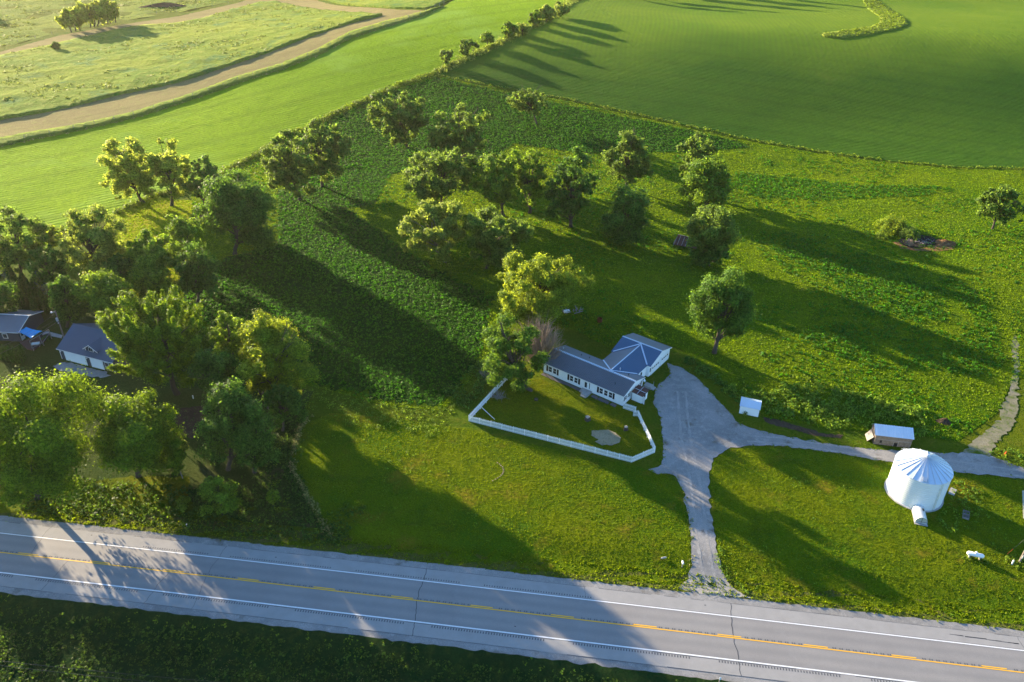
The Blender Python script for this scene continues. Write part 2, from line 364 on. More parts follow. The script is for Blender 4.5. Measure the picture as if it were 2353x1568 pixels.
# base ground reaching the horizon
def axis(core0, core1, st, far0, far1, m0, m1):
    a = list(np.arange(core0, core1+.01, st)); a += list(np.arange(a[-1]+4, m1, 4.)); s = 4; x = a[-1]
    while x < far1: s *= 1.18; x += s; a.append(x)
    b = list(np.arange(core0-4, m0, -4.)); s = 4; x = b[-1] if b else core0
    while x > far0: s *= 1.18; x -= s; b.append(x)
    return np.array(b[::-1]+a)
ax_ = axis(-150, 170, 1.6, -3500, 3500, -420, 460); ay_ = axis(50, 340, 1.6, -1500, 6000, 30, 800)
gx, gy = np.meshgrid(ax_, ay_); V = np.c_[gx.ravel(), gy.ravel(), gz(gx, gy).ravel()]
nx, ny = len(ax_), len(ay_); ii, jj = np.meshgrid(np.arange(nx-1), np.arange(ny-1)); i0 = (jj*nx+ii).ravel()
tag(link_mesh('ground', V, np.c_[i0, i0+1, i0+nx+1, i0+nx], M['grass'], smooth=True), kind='structure')

# ------------------------------------------------------------------ fields
hedge_px = [(-260, 620), (0, 560), (130, 535), (215, 505), (262, 492), (300, 474), (355, 448), (440, 432), (520, 390), (600, 348), (640, 322), (760, 263), (890, 203), (1000, 165), (1100, 122), (1160, 93), (1240, 53), (1330, -5), (1385, -45)]
fenceA = [(1150, -60), (1040, 2), (1020, 16), (967, 40), (880, 66), (804, 90), (735, 126), (649, 160), (547, 192), (444, 229), (308, 272), (171, 303), (0, 338), (-260, 392)]
psheet('crop_field', fenceA[::-1]+hedge_px[::-1], M['cropL'], off=.07, step=5)
psheet('crop_field', [(1003, 174), (1100, 192), (1300, 228), (1500, 272), (1700, 317), (1900, 352), (2050, 372), (2200, 385), (2353, 388), (2600, 398), (2700, 100), (2600, -90), (2000, -80), (1400, -60), (1338, -2), (1245, 55), (1165, 96), (1105, 125)], M['cropR'], off=.07, step=6)
hay_low = [(-260, 330), (0, 277), (137, 253), (273, 219), (410, 191), (513, 157), (615, 123), (684, 96), (804, 55), (878, 37)]
hay_top = [(804, 31), (684, 17), (632, 5), (598, 7), (513, 31), (444, 51), (308, 65), (205, 85), (103, 109), (0, 133), (-260, 200)]
psheet('hay_field', hay_low+hay_top, M['hay'], off=.1, step=2.4, thick=1.0, lump=.42, jit=.3)
dirt_low = [(-260, 375), (0, 318), (171, 289), (308, 258), (444, 214), (547, 176), (649, 146), (735, 111), (804, 74), (878, 52), (967, 29)]
dirt_top = [(974, 25), (913, 23), (810, 16), (775, 13), (735, 4), (700, -12), (640, -20), (567, 0), (547, 7), (410, 38), (273, 58), (137, 82), (0, 120), (-260, 175)]
psheet('dirt_track', dirt_low+dirt_top, M['dirt'], off=.05, step=4, jit=.3)
psheet('hay_field', [(745, 1), (800, 13), (905, 20), (980, 22), (1000, 16), (1040, -2), (1100, -60), (700, -60)], M['hay'], off=.1, step=3, thick=.8, lump=.3, jit=.3)
psheet('meadow', [(-260, 168), (0, 112), (137, 74), (273, 50), (410, 30), (547, 0), (600, -30), (500, -90), (-260, -90)], M['rough'], off=.09, step=4, lump=.25)
# bank of tall grass under the wire fence: casts the dark line on the field below
psheet('grass_verge', [(-260, 377), (0, 322), (171, 292), (308, 261), (444, 217), (547, 179), (649, 149), (735, 114), (804, 77), (878, 55), (967, 32)]+fenceA[2:], M['rough'], off=.06, step=2.5, thick=.9, lump=.12, jit=.25)
past = [(1000, 172), (890, 210), (760, 270), (640, 330), (600, 356), (520, 398), (440, 440), (440, 560), (420, 640), (380, 700), (520, 790), (600, 860), (720, 890), (900, 935), (1020, 945), (1100, 850), (1240, 740), (1320, 760), (1400, 800), (1460, 770), (1560, 800), (1660, 880), (1760, 960), (1900, 985), (2100, 1000), (2200, 1015), (2290, 950), (2330, 870), (2400, 870), (2600, 880), (2640, 412), (2353, 392), (2200, 389), (2050, 376), (1900, 356), (1700, 321), (1500, 276), (1300, 232), (1100, 196)]
psheet('pasture', past, M['pasture'], off=.06, step=2.2)
# ------------------------------------------------------------------ road
def rstrip(n0, n1, s0=-150, s1=150, st=4):
    S = np.arange(s0, s1+.1, st); return [roadP(s, n0) for s in S]+[roadP(s, n1) for s in S[::-1]]
def road_obj(name, n0, n1, mat, off, jit=0, kind='structure', parent=None, s0=-150, s1=150, zt=0):
    rr = np.random.default_rng(5); S = np.arange(s0, s1+.1, 1.0 if jit else 4.0); V = []; F = []
    for i, s in enumerate(S):
        for k, n in enumerate((n0, n1)):
            if jit: n += rr.normal(0, jit)+jit*1.5*(float(vnoise(s, k*50, 7, 2))-.5)
            p = roadP(s, n); V.append((p[0], p[1], max(0, zt)+off))
    for i in range(len(S)-1): F.append((2*i, 2*i+2, 2*i+3, 2*i+1))
    o = link_mesh(name, V, F, mat, parent)
    if kind: tag(o, kind=kind)
    return o
road_obj('roadside_gravel', -3.75, 11.3, M['gravel'], .03, .07)
rd = road_obj('road', -2.45, 10.1, M['asphalt'], .055)
road_obj('paved_shoulder', -2.45, -.22, M['shoulder'], .06, kind=None, parent=rd)
road_obj('paved_shoulder', 7.85, 10.1, M['shoulder'], .06, kind=None, parent=rd)
road_obj('edge_line', -.08, .13, M['white_paint'], .068, kind=None, parent=rd)
road_obj('edge_line', 7.54, 7.72, M['white_paint'], .068, kind=None, parent=rd)
road_obj('centre_line', 3.72, 3.90, M['yellow_paint'], .068, kind=None, parent=rd)
mb = MB()
def rq(mb, s0, s1, n0, n1, z):
    P = [roadP(s0, n0), roadP(s1, n0), roadP(s1, n1), roadP(s0, n1)]; mb.add([(p[0], p[1], z) for p in P], [(0, 1, 2, 3)])
for k in range(-3, 21):
    s = -88.18+12.19*k
    if abs(s) < 140: rq(mb, s, s+3.4, 4.02, 4.19, .069)
mb.build('centre_dashes', M['yellow_paint'], rd)
mb = MB()
for a, b in [(-98.5, -86), (-82.1, -65.5), (-61.4, -44.7), (-40.7, -24.1), (-20, -3.4), (.7, 17.2), (21.3, 37.8), (42, 58.6), (62.8, 79.4)]:
    s = a
    while s < b: rq(mb, s, s+.17, -.66, -.30, .067); s += .40
for a, b in [(-69.3, -58.3), (-54.6, -37.9), (-34, -17.4), (-13.6, 2.9)]:
    s = a
    while s < b: rq(mb, s, s+.15, 7.98, 8.26, .067); s += .40
s = -100
while s < 90:
    if (s+88.18) % 12.19 > 3.7: rq(mb, s, s+.18, 3.98, 4.24, .067); rq(mb, s+.32, s+.5, 3.98, 4.24, .067)
    s += .95
mb.build('rumble_grooves', M['rumble'], rd)
mb = MB()
for s0, n0, n1, w in [(-22.4, -2.45, 10, .09), (24.2, -2.45, 9.9, .09), (-63.5, -2.4, 3.6, .05), (-80, -2.3, 3.6, .05), (-56, -2.4, 10, .04), (-86, 3.9, 10, .04), (66, -2, 10, .05), (2, 8, 10, .03)]:
    s = s0; n = n0
    while n < n1: 
        s2 = s+random.uniform(-.16, .17)+(.06 if s0 == -63.5 else 0)
        P = [roadP(s, n), roadP(s+w, n), roadP(s2+w, n+.5), roadP(s2, n+.5)]; mb.add([(p[0], p[1], .0665) for p in P], [(0, 1, 2, 3)]); s = s2; n += .5
for n_, w in ((10.02, .05), (-2.45, .05), (-.24, .07)):
    for k in range(-70, 60):
        if random.random() < .9: rq(mb, k*2, k*2+2, n_, n_+w*random.uniform(.6, 1.3), .0663)
for k in range(12): s = 55+k*.8+random.random(); rq(mb, s, s+random.uniform(.5, 1.6), 9.0-.03*k, 9.06-.03*k+random.random()*.08, .0662)
rq(mb, 57.5, 60.5, 8.85, 9.02, .0664)
for s, n in ((-79, 9.2), (-47.5, 8.9), (-69.5, -1.4), (20, 9.1), (-8, 1.2)): rq(mb, s, s+.25, n, n+.14, .0664)
mb.build('tar_crack', M['tar'], rd)

# ------------------------------------------------------------------ driveway, lawn, yard, ditches
drive = [(1560, 1352), (1580, 1330), (1590, 1300), (1588, 1240), (1580, 1180), (1568, 1130), (1552, 1092), (1512, 1088), (1490, 1080), (1520, 1068), (1524, 1020), (1518, 960), (1500, 925), (1508, 890), (1540, 862), (1532, 835), (1560, 842), (1600, 868), (1632, 900), (1668, 940), (1700, 975), (1745, 990), (1810, 1004), (1880, 1016), (1960, 1028), (2060, 1036), (2150, 1040), (2200, 1042), (2226, 1036), (2262, 1042), (2300, 1058), (2353, 1075), (2480, 1110), (3100, 1290), (3100, 1330), (2480, 1140), (2353, 1102), (2280, 1092), (2190, 1086), (2080, 1068), (2000, 1056), (1900, 1038), (1800, 1026), (1730, 1024), (1670, 1032), (1640, 1054), (1630, 1085), (1628, 1120), (1634, 1180), (1644, 1250), (1655, 1300), (1670, 1338), (1694, 1358), (1730, 1375), (1640, 1372)]
psheet('driveway', drive, M['gravel'], off=.05, step=1.6, jit=.16)
psheet('farm_track', [(2214, 1040), (2232, 1018), (2262, 994), (2292, 968), (2308, 920), (2321, 893), (2330, 840), (2322, 790), (2331, 770), (2340, 790), (2341, 840), (2338, 893), (2340, 948), (2324, 986), (2294, 1014), (2272, 1048)], M['track'], off=.08, step=1.2, jit=.25)
lawnW = [(700, 975), (760, 950), (900, 960), (1010, 980), (1080, 985), (1300, 1040), (1450, 1068), (1520, 1090), (1560, 1110), (1580, 1180), (1586, 1240), (1588, 1298), (1575, 1335), (1540, 1346), (1400, 1330), (1240, 1310), (1060, 1288), (900, 1265), (780, 1245), (740, 1190), (690, 1110), (668, 1060), (680, 1010)]
psheet('lawn', lawnW, M['lawn'], off=.022, step=2.2, jit=.1)
lawnE = [(1640, 1058), (1672, 1036), (1735, 1028), (1800, 1030), (1900, 1042), (2000, 1060), (2080, 1073), (2190, 1090), (2290, 1097), (2353, 1108), (3000, 1290), (3000, 1560), (2500, 1455), (2353, 1436), (2200, 1420), (2000, 1396), (1800, 1376), (1700, 1354), (1660, 1295), (1648, 1245), (1638, 1180), (1632, 1110)]
psheet('lawn', lawnE, M['lawn'], off=.022, step=2.2, jit=.1)
yard = D(1850, 1480, 2.941, (78, 595), (1985, 1080), (2255, 965), (2060, 545), (1885, 445), (1400, 330), (930, 110), (520, 110), (155, 520))
psheet('yard', yard, M['yard'], off=.03, step=1.6)
psheet('bare_patch', D(1850, 1480, 2.941, (1520, 720), (1620, 715), (1710, 710), (1800, 745), (1860, 800), (1850, 860), (1760, 890), (1640, 895), (1560, 850), (1600, 820), (1510, 775)), M['sand'], off=.12, step=.8, jit=.07)
road_n = lambda s, n: tuple(roadP(s, n))
sheet('ditch', np.array([roadP(s, -3.6) for s in range(-120, 121, 5)]+[roadP(s, -60) for s in range(120, -121, -5)]), M['ditch'], off=.17, step=1.8, jit=.12, lump=.0)
sheet('roadside_grass', np.array([roadP(s, 11.15) for s in range(-115, 101, 3)]+[roadP(s, 15.5) for s in range(100, -116, -3)]), M['verge'], off=.018, step=1.6, jit=.12)
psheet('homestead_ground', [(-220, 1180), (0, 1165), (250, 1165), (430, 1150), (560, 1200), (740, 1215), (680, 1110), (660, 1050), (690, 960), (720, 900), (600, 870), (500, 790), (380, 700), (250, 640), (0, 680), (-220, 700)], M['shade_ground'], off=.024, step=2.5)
psheet('mown_lawn', [(248, 500), (262, 494), (300, 477), (355, 452), (395, 458), (450, 462), (480, 500), (440, 560), (420, 640), (330, 690), (250, 660), (215, 600), (235, 540)], M['mown'], off=.04, step=2)
psheet('garden_bed', D(0, 900, 1.6807, (1215, 1235), (1370, 1215), (1365, 1320), (1300, 1440), (1190, 1400), (1175, 1300)), M['soil'], off=.05, step=1, jit=.1)
psheet('gravel_apron', D(0, 1220, 4.706, (1140, 1090), (1300, 1085), (1690, 1190), (2010, 1270), (2100, 1330), (1950, 1370), (1700, 1350), (1400, 1290), (1100, 1230), (1000, 1160)), M['gravel'], off=.05, step=1, jit=.15)
psheet('bare_soil_strip', D(2900, 1500, 2.941, (450, 500), (640, 530), (780, 580), (1000, 640), (1200, 700), (1390, 710), (1370, 750), (1200, 735), (1000, 705), (850, 660), (600, 600), (480, 560)), M['soil'], off=.05, step=.8, jit=.12)
psheet('roadside_lawn_strip', [(-100, 1100), (60, 1130), (230, 1100), (440, 1095), (430, 1150), (250, 1172), (0, 1178), (-100, 1180)], M['yard'], off=.045, step=2, jit=.3)  # strip of yard-coloured grass along the highway

M['rut'] = ground_mat('wheel_rut', (.36, .345, .32), (.30, .285, .265), (.24, .225, .20), .3, 1.5, 6, .25, .02)
dwy = [o for o in COL.objects if o.name == 'driveway'][0]
for path in ([(1640, 1362), (1622, 1290), (1610, 1220), (1604, 1150), (1592, 1080), (1576, 1010), (1570, 950), (1566, 900)], [(1715, 1008), (1750, 1010), (1800, 1014), (1920, 1032), (2060, 1050), (2190, 1066), (2353, 1090)]):
    W = wpoly(path); T_ = np.array([W[min(i+1, len(W)-1)]-W[max(i-1, 0)] for i in range(len(W))]); T_ = T_/np.linalg.norm(T_, axis=1, keepdims=True); Q = np.c_[-T_[:, 1], T_[:, 0]]
    for sgn in (-.85, .85):
        a = W+Q*(sgn-.22); b = W+Q*(sgn+.22); o = sheet('wheel_rut', np.concatenate([a, b[::-1]]), M['rut'], off=.062, step=1.2, jit=.09, kind=None, parent=dwy)
# ------------------------------------------------------------------ foliage generators
def quads(C, Nrm, S, rr, asp=1.0, jit=.5):
    n = len(C); Nn = Nrm+rr.normal(0, jit, (n, 3)); Nn /= np.linalg.norm(Nn, axis=1, keepdims=True)+1e-9
    t = rr.normal(0, 1, (n, 3)); t -= (t*Nn).sum(1, keepdims=True)*Nn; t /= np.linalg.norm(t, axis=1, keepdims=True)+1e-9
    b = np.cross(Nn, t); S = S[:, None]
    k1 = rr.uniform(.55, 1.2, (n, 1)); k2 = rr.uniform(.55, 1.2, (n, 1)); fold = Nn*S*rr.uniform(-.2, .2, (n, 1))
    V = np.stack([C-t*S*k1, C-b*S*asp*k2*.7+fold, C+t*S, C+b*S*asp*.7+fold], 1).reshape(-1, 3)
    return V, np.arange(n*4).reshape(-1, 4)
def unit(rr, n):
    v = rr.normal(0, 1, (n, 3)); return v/np.linalg.norm(v, axis=1, keepdims=True)
STY = dict(  # blobs, blob radius, leaf size, coverage, lowest direction
 broad=dict(nb=60, br=.23, ls=.21, lf=1.0, lo=-.97, rad=(.30, .88), jit=.5),
 airy=dict(nb=75, br=.16, ls=.20, lf=.85, lo=-.95, rad=(.25, .95), jit=.55),
 oak=dict(nb=85, br=.145, ls=.18, lf=1.05, lo=-.97, rad=(.25, .97), jit=.55),
 shoots=dict(nb=190, br=.125, ls=.19, lf=1.15, lo=-.97, rad=(.35, .9), jit=.5),
 small=dict(nb=26, br=.26, ls=.19, lf=.9, lo=-.97, rad=(.25, .85), jit=.55),
)
def crown_arrays(c, r, style, seed, size=1.0, top='round', dens=1.0):
    st = STY[style]; rr = np.random.default_rng(seed); nb = st['nb']; r = np.array(r)
    d = unit(rr, nb*4); d = d[d[:, 2] > st['lo']][:nb]; nb = len(d)
    rad = rr.uniform(0, 1, (nb, 1))**.6*(st['rad'][1]-st['rad'][0])+st['rad'][0]
    az = np.arctan2(d[:, 1], d[:, 0]); rad = rad*(1+.10*np.sin(az*3+seed)+.08*np.sin(az*5+d[:, 2]*4+seed*2))[:, None]
    if top == 'cone': d = d*(1-.5*np.clip(d[:, 2:3]+.2, 0, 1)*np.array([1, 1, 0]))
    BC = c+d*rad*r*np.c_[1+0.2*np.clip(-d[:, 2:3], 0, 1)*(style in ('broad', 'shoots')), 1+0.2*np.clip(-d[:, 2:3], 0, 1)*(style in ('broad', 'shoots')), np.ones((nb, 1))]
    mr = (r[0]*r[1]*r[2])**(1/3); br = st['br']*mr*rr.uniform(.55, 1.45, nb); ls = max(st['ls']*size, np.linalg.norm(c-np.array([0, 0, CAMH]))*.0013)
    n_all = np.clip(int(40*mr*mr*st['lf']*dens/ls**2), 2200, 75000)
    wgt = br**2; cnt = np.maximum(8, (n_all*wgt/wgt.sum()).astype(int)); LC = []; LN = []
    for i in range(nb):
        k = max(3, cnt[i]//26); sd_ = unit(rr, k); sc = sd_*br[i]*rr.uniform(.35, 1.0, (k, 1))*np.array([1.15, 1.15, .8])
        j = rr.integers(0, k, cnt[i]); dd = rr.normal(0, 1, (cnt[i], 3)); sr = br[i]*.26
        out = (BC[i]-c)/r
        if style == 'shoots':
            o = out*.7+np.array([0, 0, .75]); o /= np.linalg.norm(o); t = rr.uniform(-1, 1, (cnt[i], 1)); L = o*t*br[i]*1.05+dd*sr*(.62-.28*t)+sc[j]*.45
        else: L = sc[j]+dd*sr*rr.uniform(.5, 1.3, (cnt[i], 1))
        LC.append(BC[i]+L); nn = L/(np.linalg.norm(L, axis=1, keepdims=True)+1e-6)
        sub = sc[j]/br[i]; LN.append(dd*.22+nn*.5+sub*.45+out*.35+np.array([0, 0, .15]))
    LC = np.concatenate(LC); LN = np.concatenate(LN)
    return LC, LN, BC, ls, rr, st['jit']
def tree(name, label, cat, bbox, base, leaf, style, seed, group=None, top='round', size=1.0, bark='bark', trunk_r=None, dens=1.0, ry=None, deadtop=0, world=None):
    """bbox = crown's left, right, top, bottom in the picture, base = foot of the trunk"""
    B = at(*base) if world is None else np.array(world)
    xl, xr, yt, yb = bbox
    ctr = ray((xl+xr)/2, (yt+yb)/2); t = B[1]/ctr[1]; C = np.array([0, 0, CAMH])+t*ctr
    dist = np.linalg.norm(C-np.array([0, 0, CAMH])); k = dist/ (FOC*np.linalg.norm(ctr))*np.linalg.norm(ctr)
    depth = (C-np.array([0, 0, CAMH]))@fw; mpp = depth/FOC
    rx = (xr-xl)/2*mpp; E = (yb-yt)/2*mpp
    ph = math.asin((CAMH-C[2])/dist); ry = ry or rx*.95
    rz = math.sqrt(max(E*E-(ry*math.sin(ph))**2, (.42*E)**2))/math.cos(ph)
    r = np.array([rx, ry, rz])*(1.0 if group == HS or group is None else 1.08)
    if C[2]-r[2] < B[2]+.3: # keep crown above the soil
        lowz = B[2]+.3; topz = C[2]+r[2]; C[2] = (topz+lowz)/2; r[2] = (topz-lowz)/2
    LC, LN, blobs, ls, rr, jt = crown_arrays(C, r, style, seed, size, top, dens)
    root = empty(name, B, label, cat, group)
    k = LC[:, 2] > B[2]+.1; LC = LC[k]; LN = LN[k]
    V, F = quads(LC-B, LN, ls*rr.uniform(.55, 1.3, len(LC)), rr, jit=jt)
    link_mesh('crown', V, F, LM[leaf], root)
    mb = MB(); tr = trunk_r or max(.10, .021*(C[2]-B[2]+r[2])+.04)
    cc = C-B; fork = np.array([cc[0]*.35, cc[1]*.35, max(.8, (cc[2]-r[2])*.75+.15*r[2])])
    topp = cc+np.array([0, 0, r[2]*.55])
    mb.tube([(0, 0, -.3), (0, 0, .15), tuple(fork*.5+rr.normal(0, tr*.4, 3)*np.array([1, 1, 0])), tuple(fork), tuple(cc), tuple(topp)], [tr*1.5, tr*1.15, tr*.95, tr*.85, tr*.5, tr*.12], 9)
    for i in range(min(len(blobs), 30)):
        q = blobs[i]-B; h = rr.uniform(.25, .9); st_ = fork+(cc-fork)*h*.9
        if q[2] < st_[2]-.5: st_ = fork
        mid = (st_+q)/2+np.array([0, 0, .12*np.linalg.norm(q-st_)])+rr.normal(0, .15, 3)
        mb.tube([tuple(st_), tuple(mid), tuple(q)], [tr*.38, tr*.24, tr*.07], 5)
    for i in range(deadtop):
        a = rr.uniform(0, 6.28); q = cc+np.array([math.cos(a)*r[0]*.5+r[0]*.15, math.sin(a)*r[1]*.4, r[2]*rr.uniform(.75, 1.12)]); st_ = cc+np.array([0, 0, r[2]*.2])
        mb.tube([tuple(st_), tuple((st_+q)/2+rr.normal(0, .2, 3)), tuple(q)], [tr*.3, tr*.18, .03], 4)
        for _ in range(3): e = q+rr.normal(0, .7, 3)+np.array([0, 0, .5]); mb.tube([tuple((st_+q)/2), tuple((q+e)/2), tuple(e)], [.07, .05, .02], 3)
    mb.build('trunk', M[bark], root)
    return root
def scatter(polypx, density, seed, avoid=None, patch=None, world=False):
    rr = np.random.default_rng(seed); P = wpoly(polypx) if not world else np.asarray(polypx)
    x0, y0 = P.min(0); x1, y1 = P.max(0); n = int((x1-x0)*(y1-y0)*density)
    X = rr.uniform(x0, x1, n); Y = rr.uniform(y0, y1, n); k = inside(P, X, Y)
    if patch: k &= vnoise(X, Y, patch[0], patch[2])*.65+vnoise(X, Y, patch[0]*.37, patch[2]+1)*.35 > patch[1]
    for a in (avoid or []): k &= ~inside(wpoly(a), X, Y)
    return X[k], Y[k]
def clumps(name, XY, leaf, seed, k=7, r=.35, h=.45, s=.22, up_=.7, cat=None, label=None, kind='stuff', parent=None, zoff=0):
    rr = np.random.default_rng(seed); X, Y = XY; n = len(X); Z = gz(X, Y)+zoff
    sc = rr.uniform(.6, 1.35, n)
    C = np.repeat(np.c_[X, Y, Z], k, 0); s_ = np.repeat(sc, k); a = rr.uniform(0, 6.283, n*k); q = np.sqrt(rr.uniform(0, 1, n*k))
    C[:, 0] += np.cos(a)*q*r*s_; C[:, 1] += np.sin(a)*q*r*s_; C[:, 2] += h*s_*(1-q*q*.8)*rr.uniform(.35, 1, n*k)
    Nn = np.c_[np.cos(a)*q, np.sin(a)*q, np.full(n*k, up_)]
    V, F = quads(C, Nn, s*s_*rr.uniform(.7, 1.3, n*k), rr, jit=.35)
    o = link_mesh(name, V, F, LM[leaf], parent)
    if kind: tag(o, label, cat, kind=kind)
    return o
# ------------------------------------------------------------------ trees
def cb(o, s, x0, x1, y0, y1): a = D(o[0], o[1], s, (x0, y0), (x1, y1)); return (a[0][0], a[1][0], a[0][1], a[1][1])
PO = 'oaks scattered over the pasture'; PT = 'leafy trees in the pasture'
HS = 'trees round the homestead on the left'; HG = 'small trees along the hedgerow between the crop fields'
T = tree
T('oak_tree', 'dark spreading oak, left and nearer of the two touching oaks by the field edge', 'tree', (610, 722, 312, 452), (688, 460), 'oak', 'oak', 21, PO)
T('oak_tree', 'broad dark oak, right and farther one of the two touching oaks by the field edge', 'tree', (675, 800, 278, 408), (741, 430), 'oak', 'oak', 22, PO)
T('oak_tree', 'tall oak with thick forked trunk nearest the upper corner of the alfalfa', 'tree', (857, 983, 212, 326), (937, 340), 'oak', 'oak', 23, PO)
T('oak_tree', 'sparse oak with bare twigs at its top and long bare trunk below, mid pasture', 'tree', (990, 1121, 250, 360), (1071, 380), 'oak', 'oak', 24, PO, deadtop=4, dens=.8)
T('oak_tree', 'wide grey-green oak directly behind the yellow-green one, its trunk hidden', 'tree', (922, 1095, 345, 470), (1018, 487), 'oak', 'oak', 25, PO, deadtop=3)
T('pasture_tree', 'upright green tree, left of a pair with slim trunks in mid pasture', 'tree', (1093, 1198, 345, 478), (1157, 497), 'mid', 'airy', 26, PT)
T('pasture_tree', 'upright green tree, right and taller of the pair with slim trunks', 'tree', (1178, 1254, 335, 478), (1217, 490), 'mid', 'airy', 27, PT)
T('pasture_tree', 'tall narrow dark green tree standing right of the slim-trunked pair', 'tree', (1261, 1367, 348, 518), (1312, 522), 'dark', 'airy', 28, PT)
T('pasture_tree', 'pyramidal tree with bare dead twigs sticking out at its top right', 'tree', (1388, 1502, 306, 426), (1439, 434), 'oak', 'airy', 29, PT, top='cone', deadtop=5)
T('pasture_tree', 'round very dark green tree just in front of the pyramidal twiggy one', 'tree', (1381, 1493, 432, 552), (1427, 556), 'dark', 'broad', 30, PT)
T('pasture_tree', 'olive tree half hidden behind a darker one, upper right of the pasture', 'tree', (1566, 1648, 306, 436), (1604, 446), 'oak', 'airy', 31, PT, dens=1.1)
T('pasture_tree', 'dark green tree in front of the half-hidden olive tree', 'tree', (1571, 1676, 348, 480), (1622, 487), 'mid', 'broad', 32, PT)
T('pasture_tree', 'rounded pale olive tree leaning over the rusty collapsed shed', 'tree', (1578, 1688, 476, 584), (1640, 603), 'oak', 'broad', 33, PT)
T('brush_thicket', 'dark brush filling the ground under the pale olive tree by the collapsed shed', 'bush', (1574, 1686, 552, 618), (1630, 612), 'dark', 'broad', 34, ry=3)
T('pasture_tree', 'small leaning tree standing alone near the right edge of the photo', 'tree', (2248, 2347, 432, 514), (2280, 527), 'oak', 'airy', 35, PT)
T('pasture_tree', 'small sparse tree standing alone at the top of the alfalfa near the crop field', 'tree', (1170, 1264, 203, 262), (1233, 285), 'oak', 'airy', 36, PT, dens=.8, deadtop=2)
T('shade_tree', 'large dark round-lobed tree on a short trunk beside the driveway parking area', 'tree', (1595, 1735, 606, 800), (1641, 812), 'shade', 'broad', 37, dens=1.4, ry=4.2)
T('willow_tree', 'big bright yellow-green tree behind the white house', 'tree', (1121, 1362, 580, 742), (1236, 742), 'bright', 'airy', 38, dens=1.35)
T('yard_tree', 'dark green tree overhanging the left end of the white house and the picket fence', 'tree', (1098, 1246, 735, 905), (1219, 898), 'shade', 'airy', 39, dens=1.1, deadtop=3)
T('oak_tree', 'yellow-green rounded oak with pale bare trunk, centre of the pasture', 'tree', (920, 1066, 452, 594), (1023, 602), 'pale', 'oak', 40, PO, bark='barkl', dens=1.1)
T('oak_tree', 'dark spreading oak just right of the yellow-green one, trunk in shade', 'tree', (1060, 1214, 482, 606), (1118, 617), 'oak', 'oak', 41, PO)
# homestead side
T('ash_tree', 'tall airy yellow-green tree, left of the two on the small mown lawn', 'tree', (228, 358, 322, 474), (330, 466), 'ash', 'airy', 50, HS, dens=1.1)
T('ash_tree', 'tall airy yellow-green tree, right of the two on the small mown lawn', 'tree', (343, 438, 317, 460), (395, 473), 'ash', 'airy', 51, HS)
T('round_tree', 'narrow dark tree squeezed between the mown lawn tree and the huge dark tree', 'tree', (431, 518, 357, 488), (462, 500), 'dark', 'airy', 52, HS)
T('round_tree', 'huge dark green round tree at the corner of the pasture', 'tree', (453, 634, 380, 580), (540, 585), 'dark', 'broad', 53, HS, dens=1.2)
T('round_tree', 'bright green bushy tree in front of the huge dark tree, beside the mown lawn', 'tree', (378, 466, 490, 610), (420, 625), 'mid', 'broad', 54, HS)
T('round_tree', 'bushy yellow-topped tree below the mown lawn, wider than tall', 'tree', (282, 420, 528, 655), (370, 665), 'mid', 'airy', 55, HS, dens=1.2)
T('ash_tree', 'tall airy pale tree in front of the mown lawn with dark forked trunk', 'tree', (130, 284, 474, 634), (222, 645), 'pale', 'airy', 56, HS)
T('round_tree', 'hazy grey-green tree at the left edge of the photo above the blue spruces', 'tree', (-30, 112, 490, 636), (48, 645), 'oak', 'airy', 57, HS)
T('small_tree', 'small bright round tree at the edge of the left crop field', 'tree', (88, 148, 512, 572), (116, 574), 'bright', 'small', 58, HS)
T('round_tree', 'dark tree with pale left edge standing right behind the utility pole', 'tree', (117, 190, 625, 742), (155, 752), 'dark', 'broad', 59, HS)
T('round_tree', 'dense green tree with bright sunlit top behind the dark blue garage', 'tree', (180, 306, 618, 738), (247, 745), 'mid', 'broad', 60, HS, dens=1.1)
T('maple_tree', 'very large maple with spiky sunlit shoots at the right end of the blue garage', 'tree', (238, 489, 650, 900), (407, 906), 'maple', 'shoots', 61, HS, dens=1.25)
T('round_tree', 'olive tree behind, between the large maple and the drooping bright tree', 'tree', (485, 572, 716, 850), (530, 880), 'mid', 'airy', 62, HS)
T('round_tree', 'bright green tree rising behind the drooping tree at the edge of the dark field', 'tree', (552, 672, 708, 850), (600, 905), 'bright', 'broad', 63, HS)
T('willow_tree', 'drooping yellow-green tree with bare hanging twigs at the corner of the dark field', 'tree', (545, 722, 760, 930), (630, 938), 'bright', 'airy', 64, HS, deadtop=3)
T('round_tree', 'dark blue-green rounded tree by the garden bed, taller left part of a clump', 'tree', (468, 600, 878, 1075), (525, 1080), 'dark', 'broad', 65, HS, dens=.85)
T('round_tree', 'dark rounded tree, lower right part of the clump by the garden bed', 'tree', (520, 634, 920, 1085), (585, 1085), 'dark', 'broad', 66, HS)
T('maple_tree', 'massive sunlit maple in the bottom left corner nearest the highway', 'tree', (-75, 228, 856, 1150), (88, 1145), 'maple', 'broad', 67, HS, dens=1.3)
T('maple_tree', 'sunlit maple right of the massive one, leaning towards the garden bed', 'tree', (214, 400, 884, 1108), (318, 1095), 'maple', 'broad', 68, HS, dens=1.2)
T('small_tree', 'small sunlit tree with a slim white trunk below the garden bed', 'tree', (372, 434, 1012, 1090), (420, 1100), 'maple', 'small', 69, HS, bark='barkl', trunk_r=.09)
T('small_tree', 'yellow-green young tree standing in the weeds close to the highway', 'tree', (450, 556, 1086, 1192), (513, 1182), 'mid', 'airy', 70, HS, dens=1.2)
T('shrub', 'small round green shrub alone in dark weeds near the highway', 'bush', (612, 643, 1121, 1168), (628, 1168), 'mid', 'small', 71)
